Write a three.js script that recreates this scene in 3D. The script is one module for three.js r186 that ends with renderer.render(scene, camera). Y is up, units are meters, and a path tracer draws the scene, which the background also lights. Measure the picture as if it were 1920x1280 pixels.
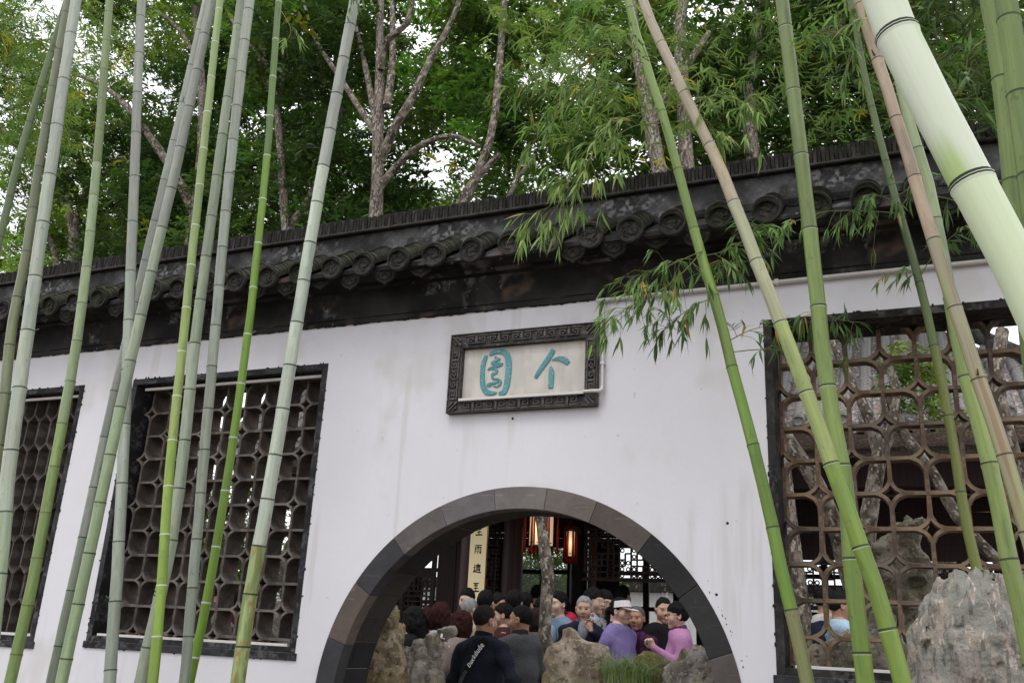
import * as THREE from 'three';
import { mergeGeometries, mergeVertices } from 'three/addons/utils/BufferGeometryUtils.js';
import { RoundedBoxGeometry } from 'three/addons/geometries/RoundedBoxGeometry.js';

// ------------------------------------------------------------------ camera, sky, sun, exposure
const scene = new THREE.Scene();
const camera = new THREE.PerspectiveCamera(40.73, 1024 / 682, 0.05, 400);
camera.position.set(0, 1.55, 5.2825);
camera.rotation.order = 'YXZ';
camera.rotation.set(0.3186, 0.4158, 0.05098);
scene.add(camera);
const renderer = new THREE.WebGLRenderer();
renderer.toneMapping = THREE.LinearToneMapping;
renderer.toneMappingExposure = 1.0;
renderer.shadowMap.enabled = true;

const SKY = 1.8;                                  // overcast: even cloud, a third brighter overhead
{
  const w = 64, h = 32, d = new Float32Array(w * h * 4);
  for (let j = 0; j < h; j++) for (let i = 0; i < w; i++) {
    const el = ((j + 0.5) / h - 0.5) * Math.PI, k = SKY * (0.78 + 0.32 * Math.max(0, Math.sin(el)));
    d.set([k * 0.99, k, k * 1.03, 1], (j * w + i) * 4);
  }
  const t = new THREE.DataTexture(d, w, h, THREE.RGBAFormat, THREE.FloatType);
  t.mapping = THREE.EquirectangularReflectionMapping;
  t.magFilter = THREE.LinearFilter; t.needsUpdate = true;
  scene.background = t; scene.environment = t;
}
const sun = new THREE.DirectionalLight(new THREE.Color(1, 0.97, 0.93), 1.15);
sun.position.set(-4, 16, 7); sun.target.position.set(-2, 0, -2);
sun.shadow.radius = 40; sun.castShadow = true;
sun.shadow.camera.left = -20; sun.shadow.camera.right = 20; sun.shadow.camera.top = 20; sun.shadow.camera.bottom = -20; sun.shadow.camera.far = 60;
scene.add(sun, sun.target);

// ------------------------------------------------------------------ helpers
const V = (x, y, z) => new THREE.Vector3(x, y, z);
const PI = Math.PI;
function rng(seed) { let a = seed >>> 0; return () => { a = (a + 0x6D2B79F5) >>> 0; let t = a; t = Math.imul(t ^ (t >>> 15), t | 1); t ^= t + Math.imul(t ^ (t >>> 7), t | 61); return ((t ^ (t >>> 14)) >>> 0) / 4294967296; }; }
const used = {};
function numbered(n) { const k = used[n] = (used[n] ?? -1) + 1; return k ? `${n}_${String(k).padStart(3, '0')}` : n; }
function shade(o) { o.castShadow = o.receiveShadow = true; return o; }
function tag(o, label, category, group) { Object.assign(o.userData, { label, category }); if (group) o.userData.group = group; return o; }
function thing(name, label, category, pos = [0, 0, 0], turn = 0, group) {
  const o = new THREE.Group(); o.name = numbered(name); o.position.set(...pos); o.rotation.y = turn;
  scene.add(o); return tag(o, label, category, group);
}
function part(parent, name, geo, mat, label) {
  const m = shade(new THREE.Mesh(Array.isArray(geo) ? join(geo) : geo, mat)); m.name = parent === scene ? numbered(name) : name;
  if (label) m.userData.label = label;
  parent.add(m); return m;
}
function struct(name, geo, mat, label) { const m = part(scene, name, geo, mat, label); m.userData.kind = 'structure'; return m; }
function stuff(o) { o.userData.kind = 'stuff'; return o; }
function clean(g) {
  g = g.index ? g.toNonIndexed() : g;
  for (const k of Object.keys(g.attributes)) if (!['position', 'normal', 'uv'].includes(k)) g.deleteAttribute(k);
  if (!g.attributes.uv) boxUV(g);
  g.morphAttributes = {}; g.clearGroups(); return g;
}
function join(list) { return list.length === 1 ? clean(list[0]) : mergeGeometries(list.map(clean), false); }
function boxUV(g) {                                   // uv in metres on the plane that each face looks along
  const p = g.attributes.position, n = p.count, uv = new Float32Array(n * 2), a = V(), b = V(), c = V();
  for (let i = 0; i < n; i += 3) {
    a.fromBufferAttribute(p, i); b.fromBufferAttribute(p, i + 1); c.fromBufferAttribute(p, i + 2);
    b.sub(a); c.sub(a); b.cross(c);
    const x = Math.abs(b.x), y = Math.abs(b.y), z = Math.abs(b.z);
    for (let k = 0; k < 3; k++) {
      const X = p.getX(i + k), Y = p.getY(i + k), Z = p.getZ(i + k);
      const q = z >= x && z >= y ? [X, Y] : x >= y ? [Z, Y] : [X, Z];
      uv[(i + k) * 2] = q[0]; uv[(i + k) * 2 + 1] = q[1];
    }
  }
  g.setAttribute('uv', new THREE.BufferAttribute(uv, 2)); return g;
}
function box(x0, x1, y0, y1, z0, z1, r = 0) {
  const w = x1 - x0, h = y1 - y0, d = z1 - z0;
  const g = r ? new RoundedBoxGeometry(w, h, d, 1, r) : new THREE.BoxGeometry(w, h, d);
  g.translate((x0 + x1) / 2, (y0 + y1) / 2, (z0 + z1) / 2);
  const q = g.index ? g.toNonIndexed() : g; boxUV(q); return q;
}
function tubeAlong(pts, radii, seg = 8, cap = true) { // a tapered tube through pts; uv in metres
  const n = pts.length, pos = [], nor = [], uv = [], idx = []; let s = 0, up = V(0.3, 0.2, 0.9);
  for (let i = 0; i < n; i++) {
    const t = V().subVectors(pts[Math.min(n - 1, i + 1)], pts[Math.max(0, i - 1)]).normalize();
    const a = V().crossVectors(up, t).normalize(), b = V().crossVectors(t, a); up = V().crossVectors(a, t).negate();
    if (i) s += pts[i].distanceTo(pts[i - 1]);
    for (let k = 0; k <= seg; k++) {
      const f = k / seg * 2 * PI, c = Math.cos(f), d = Math.sin(f), v = V().addScaledVector(a, c).addScaledVector(b, d), r = radii[i];
      pos.push(pts[i].x + v.x * r, pts[i].y + v.y * r, pts[i].z + v.z * r); nor.push(v.x, v.y, v.z); uv.push(k / seg * 2 * PI * radii[0], s);
      if (i && k) { const A = (i - 1) * (seg + 1) + k - 1, B = A + seg + 1; idx.push(A, A + 1, B, A + 1, B + 1, B); }
    }
  }
  if (cap) for (const [i, sgn] of [[0, 0], [n - 1, 1]]) {
    const c0 = pos.length / 3, t = V().subVectors(pts[Math.min(n - 1, i + 1)], pts[Math.max(0, i - 1)]).normalize().multiplyScalar(sgn ? 1 : -1);
    pos.push(pts[i].x, pts[i].y, pts[i].z); nor.push(t.x, t.y, t.z); uv.push(0, 0);
    for (let k = 0; k <= seg; k++) { const q = (i * (seg + 1) + k) * 3; pos.push(pos[q], pos[q + 1], pos[q + 2]); nor.push(t.x, t.y, t.z); uv.push(pos[q], pos[q + 2]); }
    for (let k = 0; k < seg; k++) sgn ? idx.push(c0, c0 + 1 + k, c0 + 2 + k) : idx.push(c0, c0 + 2 + k, c0 + 1 + k);
  }
  const g = new THREE.BufferGeometry();
  g.setAttribute('position', new THREE.Float32BufferAttribute(pos, 3)); g.setAttribute('normal', new THREE.Float32BufferAttribute(nor, 3)); g.setAttribute('uv', new THREE.Float32BufferAttribute(uv, 2));
  g.setIndex(idx); return g;
}
function smoothPath(list, n) { const c = new THREE.CatmullRomCurve3(list.map(p => V(...p)), false, 'centripetal'); return c.getSpacedPoints(n); }
function limb(list, r0, r1, n = 14, seg = 8, rough = 0, R) {
  const pts = smoothPath(list, n), rad = pts.map((_, i) => (r0 + (r1 - r0) * i / n) * (1 + (R ? (R() - 0.5) * rough : 0)));
  return tubeAlong(pts, rad, seg);
}

// ------------------------------------------------------------------ noise and textures
function hash(x, y, s) { let h = Math.imul(x, 374761393) ^ Math.imul(y, 668265263) ^ Math.imul(s, 2147483647 ^ 0x5bd1e995); h = Math.imul(h ^ (h >>> 13), 1274126177); return ((h ^ (h >>> 16)) >>> 0) / 4294967296; }
function pnoise(x, y, px, py, s) {
  const xi = Math.floor(x), yi = Math.floor(y), fx = x - xi, fy = y - yi, u = fx * fx * (3 - 2 * fx), v = fy * fy * (3 - 2 * fy);
  const X = (i) => ((i % px) + px) % px, Y = (i) => ((i % py) + py) % py;
  const a = hash(X(xi), Y(yi), s), b = hash(X(xi + 1), Y(yi), s), c = hash(X(xi), Y(yi + 1), s), d = hash(X(xi + 1), Y(yi + 1), s);
  return a + (b - a) * u + (c - a) * v + (a - b - c + d) * u * v;
}
function fbm(u, v, fx, fy, oct, s) { let a = 0.5, t = 0, n = 0; for (let i = 0; i < oct; i++) { t += a * pnoise(u * fx, v * fy, fx, fy, s + i * 17); n += a; a *= 0.5; fx *= 2; fy *= 2; } return t / n; }
function n3(x, y, z, s = 0) {
  const xi = Math.floor(x), yi = Math.floor(y), zi = Math.floor(z), f = (t) => t * t * (3 - 2 * t), u = f(x - xi), v = f(y - yi), w = f(z - zi);
  const H = (i, j, k) => hash(xi + i + 57 * (zi + k), yi + j - 31 * (zi + k), s), L = (a, b, t) => a + (b - a) * t;
  return L(L(L(H(0, 0, 0), H(1, 0, 0), u), L(H(0, 1, 0), H(1, 1, 0), u), v), L(L(H(0, 0, 1), H(1, 0, 1), u), L(H(0, 1, 1), H(1, 1, 1), u), v), w);
}
const fbm3 = (x, y, z, o, s = 0) => { let a = 0.5, t = 0; for (let i = 0; i < o; i++) { t += a * (n3(x, y, z, s + i) - 0.5); a *= 0.5; x *= 2.03; y *= 2.03; z *= 2.03; } return t; };
const smooth = (a, b, x) => { const t = Math.min(1, Math.max(0, (x - a) / (b - a))); return t * t * (3 - 2 * t); };
const mix3 = (a, b, t) => a.map((v, i) => v + (b[i] - v) * t);
const enc = (v) => Math.round(255 * Math.min(1, Math.max(0, v <= 0.0031308 ? v * 12.92 : 1.055 * v ** (1 / 2.4) - 0.055)));
function colorTex(w, h, metres, fn) {                 // fn(u, v) gives a linear colour; the picture covers «metres»
  const d = new Uint8Array(w * h * 4);
  for (let j = 0; j < h; j++) for (let i = 0; i < w; i++) { const c = fn(i / w, j / h), k = (j * w + i) * 4; d[k] = enc(c[0]); d[k + 1] = enc(c[1]); d[k + 2] = enc(c[2]); d[k + 3] = 255; }
  const t = new THREE.DataTexture(d, w, h); t.colorSpace = THREE.SRGBColorSpace; return finish(t, metres);
}
function greyTex(w, h, metres, fn) {
  const d = new Uint8Array(w * h * 4);
  for (let j = 0; j < h; j++) for (let i = 0; i < w; i++) { const c = Math.round(255 * Math.min(1, Math.max(0, fn(i / w, j / h)))), k = (j * w + i) * 4; d[k] = d[k + 1] = d[k + 2] = c; d[k + 3] = 255; }
  return finish(new THREE.DataTexture(d, w, h), metres);
}
function finish(t, m) { t.wrapS = t.wrapT = THREE.RepeatWrapping; t.magFilter = THREE.LinearFilter; t.minFilter = THREE.LinearMipmapLinearFilter; const [a, b] = Array.isArray(m) ? m : [m, m]; t.repeat.set(1 / a, 1 / b); t.needsUpdate = true; return t; }
const std = (o) => new THREE.MeshPhysicalMaterial({ roughness: 0.85, specularIntensity: 0.35, ...o });
const rgb = (r, g, b) => new THREE.Color().setRGB(r, g, b);

const T = {};
T.plaster = colorTex(768, 768, 3.1, (u, v) => {
  const a = fbm(u, v, 4, 3, 5, 1), b = fbm(u, v, 24, 20, 4, 9), streak = fbm(u, v, 40, 3, 4, 21), spot = fbm(u, v, 60, 60, 2, 33);
  let c = [0.695, 0.685, 0.728].map(x => x * (0.93 + 0.1 * a + 0.03 * (b - 0.5)));
  c = mix3(c, [0.52, 0.5, 0.48], 0.4 * smooth(0.56, 0.76, streak) * smooth(0.45, 0.65, a));
  c = mix3(c, [0.5, 0.47, 0.43], 0.38 * smooth(0.62, 0.8, fbm(u, v, 9, 7, 4, 55)));
  if (spot > 0.93) c = mix3(c, [0.4, 0.38, 0.36], 0.4);
  return c;
});
T.plasterBump = greyTex(256, 256, 0.9, (u, v) => 0.8 * fbm(u, v, 3, 3, 3, 4) + 0.2 * fbm(u, v, 40, 40, 3, 8));
T.mould = colorTex(768, 384, [2.3, 1.15], (u, v) => {
  const a = fbm(u, v, 10, 5, 5, 61), b = fbm(u, v, 28, 14, 5, 67), s = fbm(u, v, 48, 4, 4, 71), r = fbm(u, v, 8, 4, 4, 83);
  let c = mix3([0.010, 0.010, 0.0105], [0.034, 0.032, 0.032], smooth(0.3, 0.7, a));
  c = mix3(c, [0.2, 0.195, 0.2], 0.8 * smooth(0.47, 0.68, b) * smooth(0.5, 0.62, r) * (0.35 + 0.65 * s));
  c = mix3(c, [0.13, 0.085, 0.06], 0.65 * smooth(0.6, 0.72, fbm(u, v, 7, 5, 4, 97)));
  return mix3(c, [0.3, 0.29, 0.28], 0.6 * smooth(0.72, 0.8, fbm(u, v, 60, 30, 3, 101)) * smooth(0.48, 0.6, r));
});
T.render = colorTex(512, 512, 1.3, (u, v) => {          // weathered grey render under the ridge
  const a = fbm(u, v, 8, 8, 5, 111), b = fbm(u, v, 22, 22, 5, 117), c = fbm(u, v, 60, 60, 3, 123);
  let k = mix3([0.035, 0.035, 0.036], [0.085, 0.083, 0.085], smooth(0.35, 0.65, a));
  k = mix3(k, [0.22, 0.218, 0.222], 0.8 * smooth(0.46, 0.68, 0.6 * b + 0.4 * fbm(u, v, 5, 9, 3, 119)) * smooth(0.35, 0.65, c));
  return mix3(k, [0.02, 0.022, 0.018], 0.7 * smooth(0.58, 0.72, fbm(u, v, 14, 14, 4, 131)));
});
T.rough = greyTex(512, 512, 0.5, (u, v) => 0.5 * fbm(u, v, 9, 9, 4, 141) + 0.5 * fbm(u, v, 36, 36, 3, 149));
T.tile = colorTex(512, 512, 0.7, (u, v) => {
  const a = fbm(u, v, 9, 9, 5, 151), b = fbm(u, v, 30, 30, 4, 157);
  let c = mix3([0.03, 0.03, 0.031], [0.085, 0.082, 0.083], smooth(0.3, 0.7, a));
  c = mix3(c, [0.055, 0.06, 0.025], 0.6 * smooth(0.52, 0.68, b));
  return mix3(c, [0.16, 0.155, 0.15], 0.6 * smooth(0.66, 0.78, fbm(u, v, 18, 18, 4, 163)));
});
T.archstone = colorTex(512, 512, 0.9, (u, v) => {
  const a = fbm(u, v, 5, 5, 5, 171), b = fbm(u, v, 34, 34, 4, 177), sc = fbm(u, v, 4, 48, 3, 181);
  let c = [0.62, 0.6, 0.6].map(x => x * (0.62 + 0.55 * a + 0.22 * (b - 0.5)));
  c = mix3(c, [0.95, 0.93, 0.9], 0.55 * smooth(0.73, 0.78, b) * smooth(0.4, 0.6, a));
  return mix3(c, [0.9, 0.9, 0.9], 0.5 * smooth(0.76, 0.79, sc));
});
T.ceramic = colorTex(512, 512, 0.6, (u, v) => {
  const a = fbm(u, v, 7, 7, 5, 191), b = fbm(u, v, 26, 26, 4, 197);
  let c = mix3([0.10, 0.08, 0.07], [0.2, 0.17, 0.15], smooth(0.3, 0.7, a));
  c = mix3(c, [0.24, 0.13, 0.07], 0.5 * smooth(0.6, 0.75, fbm(u, v, 6, 6, 4, 203)));
  return mix3(c, [0.06, 0.06, 0.05], 0.6 * smooth(0.6, 0.74, b));
});
T.bamboo = colorTex(320, 768, [0.2, 1.1], (u, v) => {   // long streaks and painted-in shading bands; the culm's own colour multiplies it
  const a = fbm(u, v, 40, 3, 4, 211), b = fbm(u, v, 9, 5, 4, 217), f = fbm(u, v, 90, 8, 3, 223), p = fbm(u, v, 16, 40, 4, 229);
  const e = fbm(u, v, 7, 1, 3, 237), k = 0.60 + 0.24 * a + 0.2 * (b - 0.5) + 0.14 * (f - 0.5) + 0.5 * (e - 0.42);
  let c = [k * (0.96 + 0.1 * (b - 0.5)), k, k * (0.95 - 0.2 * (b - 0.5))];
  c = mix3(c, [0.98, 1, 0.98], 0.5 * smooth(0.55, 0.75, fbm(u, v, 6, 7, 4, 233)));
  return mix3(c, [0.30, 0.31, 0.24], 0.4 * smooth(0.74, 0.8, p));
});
T.bambooPale = colorTex(256, 512, [0.345, 1.3], (u, v) => {   // waxy white with green showing through in long patches
  const a = fbm(u, v, 3, 2, 3, 239), b = fbm(u, v, 40, 2, 3, 243), k = 0.9 + 0.1 * b;
  return mix3([0.95, 1.0, 0.9].map(x => x * k), [0.55, 0.74, 0.24].map(x => x * k), 0.9 * smooth(0.42, 0.6, a + 0.1 * (b - 0.5)));
});
T.hair = greyTex(128, 256, [0.06, 0.12], (u, v) => 0.35 + 0.65 * fbm(u, v, 40, 3, 3, 351));
T.bambooTan = colorTex(256, 640, [0.2, 1.1], (u, v) => {
  const a = fbm(u, v, 26, 2, 4, 241), b = fbm(u, v, 9, 4, 4, 247);
  let c = [0.86, 0.86, 0.84].map(x => x * (0.75 + 0.4 * (b - 0.3)));
  c = mix3(c, [0.55, 0.36, 0.22], 0.7 * smooth(0.52, 0.66, a));
  return mix3(c, [0.72, 0.95, 0.5], 0.6 * smooth(0.55, 0.7, fbm(u, v, 7, 3, 4, 251)));
});
T.bambooRust = colorTex(256, 640, [0.2, 1.1], (u, v) => {
  const a = fbm(u, v, 10, 22, 5, 261), b = fbm(u, v, 6, 6, 4, 267), g = fbm(u, v, 30, 4, 4, 269);
  let c = mix3([0.62, 0.78, 0.34], [0.8, 0.9, 0.62], g);
  c = mix3(c, [0.34, 0.42, 0.14], 0.8 * smooth(0.45, 0.65, b));
  return mix3(c, [0.62, 0.31, 0.09], 0.7 * smooth(0.57, 0.7, a));
});
T.bark = colorTex(512, 512, [0.5, 0.6], (u, v) => {
  const a = fbm(u, v, 7, 7, 5, 271), b = fbm(u, v, 18, 18, 4, 277);
  let c = mix3([0.07, 0.055, 0.045], [0.22, 0.19, 0.155], smooth(0.3, 0.7, a));
  c = mix3(c, [0.42, 0.39, 0.33], 0.7 * smooth(0.58, 0.72, b));
  return mix3(c, [0.03, 0.025, 0.022], 0.7 * smooth(0.6, 0.72, fbm(u, v, 22, 16, 4, 283)));
});
T.rock = colorTex(512, 512, 0.7, (u, v) => {
  const a = fbm(u, v, 6, 6, 5, 291), b = fbm(u, v, 24, 24, 5, 297);
  let c = mix3([0.17, 0.15, 0.13], [0.36, 0.33, 0.295], smooth(0.3, 0.7, a));
  c = mix3(c, [0.10, 0.085, 0.075], 0.8 * smooth(0.58, 0.74, b));
  c = mix3(c, [0.5, 0.46, 0.42], 0.5 * smooth(0.62, 0.75, fbm(u, v, 40, 40, 3, 303)));
  return mix3(c, [0.22, 0.2, 0.10], 0.45 * smooth(0.56, 0.7, fbm(u, v, 5, 5, 4, 307)));
});
T.fabric = greyTex(256, 256, 0.35, (u, v) => 0.7 * fbm(u, v, 6, 3, 4, 311) + 0.3 * fbm(u, v, 64, 64, 1, 317));
T.wood = colorTex(256, 512, [0.5, 1.6], (u, v) => { const a = fbm(u, v, 40, 3, 4, 321); return mix3([0.014, 0.009, 0.009], [0.035, 0.022, 0.02], a); });
T.whiteout = colorTex(512, 512, [0.9, 0.9], (u, v) => {
  const a = fbm(u, v, 16, 3, 4, 331), b = fbm(u, v, 5, 5, 4, 337);
  return mix3(mix3([0.62, 0.59, 0.55], [0.54, 0.49, 0.44], smooth(0.35, 0.7, a)), [0.47, 0.44, 0.43], 0.5 * smooth(0.5, 0.7, b));
});
T.earth = colorTex(512, 512, 2, (u, v) => { const a = fbm(u, v, 9, 9, 5, 341), b = fbm(u, v, 40, 40, 3, 347); return mix3([0.07, 0.055, 0.04], [0.16, 0.13, 0.1], a * 0.6 + b * 0.4); });

const M = {
  plaster: std({ map: T.plaster, bumpMap: T.plasterBump, bumpScale: 0.0022, roughness: 0.9 }),
  mould: std({ map: T.mould, bumpMap: T.rough, bumpScale: 0.004, roughness: 0.8 }),
  render: std({ map: T.render, bumpMap: T.rough, bumpScale: 0.008, roughness: 0.9 }),
  tile: std({ map: T.tile, bumpMap: T.rough, bumpScale: 0.003, roughness: 0.75 }),
  tileDark: std({ map: T.tile, color: rgb(0.55, 0.52, 0.55), bumpMap: T.rough, bumpScale: 0.002, roughness: 0.7 }),
  ceramic: std({ map: T.ceramic, bumpMap: T.rough, bumpScale: 0.002, roughness: 0.8 }),
  frameBrick: std({ map: T.render, color: rgb(0.5, 0.5, 0.54), bumpMap: T.rough, bumpScale: 0.003, roughness: 0.8 }),
  mortar: std({ map: T.plaster, color: rgb(0.5, 0.49, 0.47) }),
  pvc: std({ color: rgb(0.62, 0.6, 0.58), roughness: 0.45 }),
  wood: std({ map: T.wood, roughness: 0.6 }),
  paving: std({ map: T.earth, color: rgb(2.6, 2.7, 2.9), bumpMap: T.rough, bumpScale: 0.004 }),
  ground: std({ map: T.earth, bumpMap: T.rough, bumpScale: 0.01 }),
  rock: std({ map: T.rock, bumpMap: T.rough, bumpScale: 0.012, roughness: 0.9 }),
  rockWarm: std({ map: T.rock, color: rgb(1.0, 0.93, 0.8), bumpMap: T.rough, bumpScale: 0.012, roughness: 0.9 }),
  rockMoss: std({ map: T.rock, color: rgb(0.7, 0.72, 0.35), bumpMap: T.rough, bumpScale: 0.012, roughness: 0.9 }),
  bark: std({ map: T.bark, bumpMap: T.rough, bumpScale: 0.01, roughness: 0.9 }),
};

// ------------------------------------------------------------------ ground
struct('ground', (() => { const g = new THREE.PlaneGeometry(240, 240); g.rotateX(-PI / 2); const q = g.toNonIndexed(); boxUV(q); return q; })(), M.ground);
struct('courtyard_pavement', box(-40, 20, -0.3, 0.2, -40, -0.45), M.paving);
struct('courtyard_terrace', box(-40, 20, 0.1, 0.37, -40.2, -3.0), M.paving);

// ------------------------------------------------------------------ the garden wall
const GX = -2.226, GY = 1.131, RI = 1.222, RO = 1.36, WX0 = -11, WX1 = 3.2;
const wall = thing('garden_wall', 'white plastered garden wall with round moon gate, lattice windows and black tiled coping', 'wall');
const WIN = { far: [-7.96, -6.125, 1.40, 3.40], mid: [-5.605, -3.765, 1.432, 3.41], right: [-0.713, 1.12, 1.47, 3.452] };
{
  const s = new THREE.Shape([[WX0, -0.4], [WX1, -0.4], [WX1, 4.15], [WX0, 4.15]].map(p => new THREE.Vector2(...p)));
  const gate = new THREE.Path(); gate.absarc(GX, GY, RO - 0.002, 0, 2 * PI, true); s.holes.push(gate);
  for (const [a, b, c, d] of Object.values(WIN)) s.holes.push(new THREE.Path([[a, c], [a, d], [b, d], [b, c]].map(p => new THREE.Vector2(...p))));
  const g = new THREE.ExtrudeGeometry(s, { depth: 0.4, bevelEnabled: false, curveSegments: 72 }); g.translate(0, 0, -0.4);
  part(wall, 'wall_body', clean(g), M.plaster);
}

// moon gate: a ring of face stones in front of a ring of darker lining stones
{
  const sector = (r0, r1, a0, a1, z0, z1, bev) => {
    const s = new THREE.Shape(), n = 12, gap = 0.0016 / r1; a0 += gap; a1 -= gap;
    for (let i = 0; i <= n; i++) { const a = a0 + (a1 - a0) * i / n; s[i ? 'lineTo' : 'moveTo'](GX + r1 * Math.cos(a), GY + r1 * Math.sin(a)); }
    for (let i = n; i >= 0; i--) { const a = a0 + (a1 - a0) * i / n; s.lineTo(GX + r0 * Math.cos(a), GY + r0 * Math.sin(a)); }
    const g = new THREE.ExtrudeGeometry(s, { depth: z1 - z0 - 2 * bev, bevelEnabled: true, bevelThickness: bev, bevelSize: bev, bevelOffset: -bev, bevelSegments: 2, curveSegments: 1 });
    g.translate(0, 0, z0 + bev); return clean(g);
  };
  const ring = new THREE.Shape(); ring.absarc(GX, GY, RO - 0.004, 0, 2 * PI); const hole = new THREE.Path(); hole.absarc(GX, GY, RI + 0.012, 0, 2 * PI, true); ring.holes.push(hole);
  const rg = new THREE.ExtrudeGeometry(ring, { depth: 0.372, bevelEnabled: false, curveSegments: 72 }); rg.translate(0, 0, -0.376);
  const gate = part(wall, 'moon_gate', clean(rg), M.mortar);
  const R = rng(5), tones = { 97.5: [0.15, 0.14, 0.145], 113.8: [0.125, 0.115, 0.11], 130: [0.05, 0.05, 0.056], 146.2: [0.12, 0.10, 0.088], 162.4: [0.05, 0.051, 0.056], 178.6: [0.10, 0.09, 0.085],
    82.2: [0.17, 0.158, 0.15], 68: [0.145, 0.128, 0.118], 51.6: [0.10, 0.085, 0.076], 35.5: [0.024, 0.024, 0.026], 18.8: [0.030, 0.030, 0.031], 2.4: [0.095, 0.084, 0.078] };
  const cuts = [162.4, 146.2, 130, 113.8, 97.5, 82.2, 68, 51.6, 35.5, 18.8, 2.4, -13.8, -30, -46, -62, -78, -94, -110, -126, -142, -158, -174, 178.6 - 360];
  for (let i = -1; i < cuts.length - 1; i++) {
    const a1 = i < 0 ? 178.6 : cuts[i], a0 = i < 0 ? 162.4 : cuts[i + 1];
    const t = tones[a0] ?? [0.09, 0.082, 0.08], k = 1.75;
    part(gate, 'arch_stone', sector(RI, RO, a0 * PI / 180, a1 * PI / 180, -0.105, 0.005 + R() * 0.004, 0.004), std({ map: T.archstone, color: rgb(...t.map(x => x * k)), bumpMap: T.rough, bumpScale: 0.002, roughness: 0.62 }));
  }
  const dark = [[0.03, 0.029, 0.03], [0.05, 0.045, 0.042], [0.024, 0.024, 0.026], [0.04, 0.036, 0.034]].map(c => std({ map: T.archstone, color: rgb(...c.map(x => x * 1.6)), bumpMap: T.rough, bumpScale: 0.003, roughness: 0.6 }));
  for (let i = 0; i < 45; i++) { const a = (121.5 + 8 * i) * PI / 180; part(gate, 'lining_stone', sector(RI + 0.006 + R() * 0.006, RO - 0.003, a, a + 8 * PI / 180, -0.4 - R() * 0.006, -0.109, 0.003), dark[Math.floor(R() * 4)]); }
}

// lattice windows
function windowFrame([a, b, c, d]) {
  const w = 0.048, z0 = -0.33, z1 = 0.004;
  return join([box(a, b, d - w, d, z0, z1, 0.003), box(a, a + w, c, d - w, z0, z1, 0.003), box(b - w, b, c, d - w, z0, z1, 0.003), box(a + w, b - w, c, c + w * 0.8, z0, z1 - 0.002, 0.003)]);
}
function starPiece(ax, ay, depth, R, wb, sc) {             // four arms that part round a four-pointed hole
  const b = wb, s = new THREE.Shape(), q = [[b, 0.09], [b + 0.004, 0.074], [0.026, 0.062], [0.031, 0.049], [0.040, 0.040], [0.049, 0.031], [0.062, 0.026], [0.074, b + 0.004], [0.09, b]].map(([x, y]) => [x > b + 0.005 ? x * sc : x, y > b + 0.005 ? y * sc : y]);
  const pts = [[b, ay], ...q, [ax, b]];
  const all = [...pts, ...pts.map(([x, y]) => [x, -y]).reverse(), ...pts.map(([x, y]) => [-x, -y]), ...pts.map(([x, y]) => [-x, y]).reverse()];
  all.forEach(([x, y], i) => s[i ? 'lineTo' : 'moveTo'](x + (Math.abs(x) < ax ? (R() - 0.5) * 0.003 : 0), y + (Math.abs(y) < ay ? (R() - 0.5) * 0.003 : 0)));
  const h = new THREE.Path(), p = 0.05 * sc, c = 0.017 * sc; h.moveTo(0, p);
  h.quadraticCurveTo(-c, c, -p, 0); h.quadraticCurveTo(-c, -c, 0, -p); h.quadraticCurveTo(c, -c, p, 0); h.quadraticCurveTo(c, c, 0, p); s.holes.push(h);
  const g = new THREE.ExtrudeGeometry(s, { depth: depth - 0.006, bevelEnabled: true, bevelThickness: 0.003, bevelSize: 0.003, bevelOffset: -0.003, bevelSegments: 1, curveSegments: 4 });
  return clean(g);
}
function starLattice(win, x0, y0, a, ay, i0, i1, j0, j1, zf, depth, seed, wb, tints, sc) {
  const R = rng(seed), geos = [0, 1, 2, 3].map(() => starPiece(a, ay, depth, R, wb, sc));
  for (let i = i0; i <= i1; i++) for (let j = j0; j <= j1; j++) {
    if ((i + j) % 2) continue;
    const m = part(win, 'lattice_piece', geos[Math.floor(R() * 4)], tints[Math.floor(R() * tints.length)]);
    m.position.set(x0 + i * a, y0 + j * ay, zf - depth + (R() - 0.5) * 0.008); m.rotation.z = (R() - 0.5) * 0.012;
  }
}
const lightCer = [0.82, 0.98, 0.68].map(k => std({ map: T.ceramic, color: rgb(k * 0.92, k * 0.95, k * 0.97), bumpMap: T.rough, bumpScale: 0.002 }));
const ochreCer = [[1.05, 0.93, 0.77], [1.25, 1.05, 0.8], [0.8, 0.76, 0.7]].map(c => std({ map: T.ceramic, color: rgb(...c), bumpMap: T.rough, bumpScale: 0.002 }));
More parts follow.
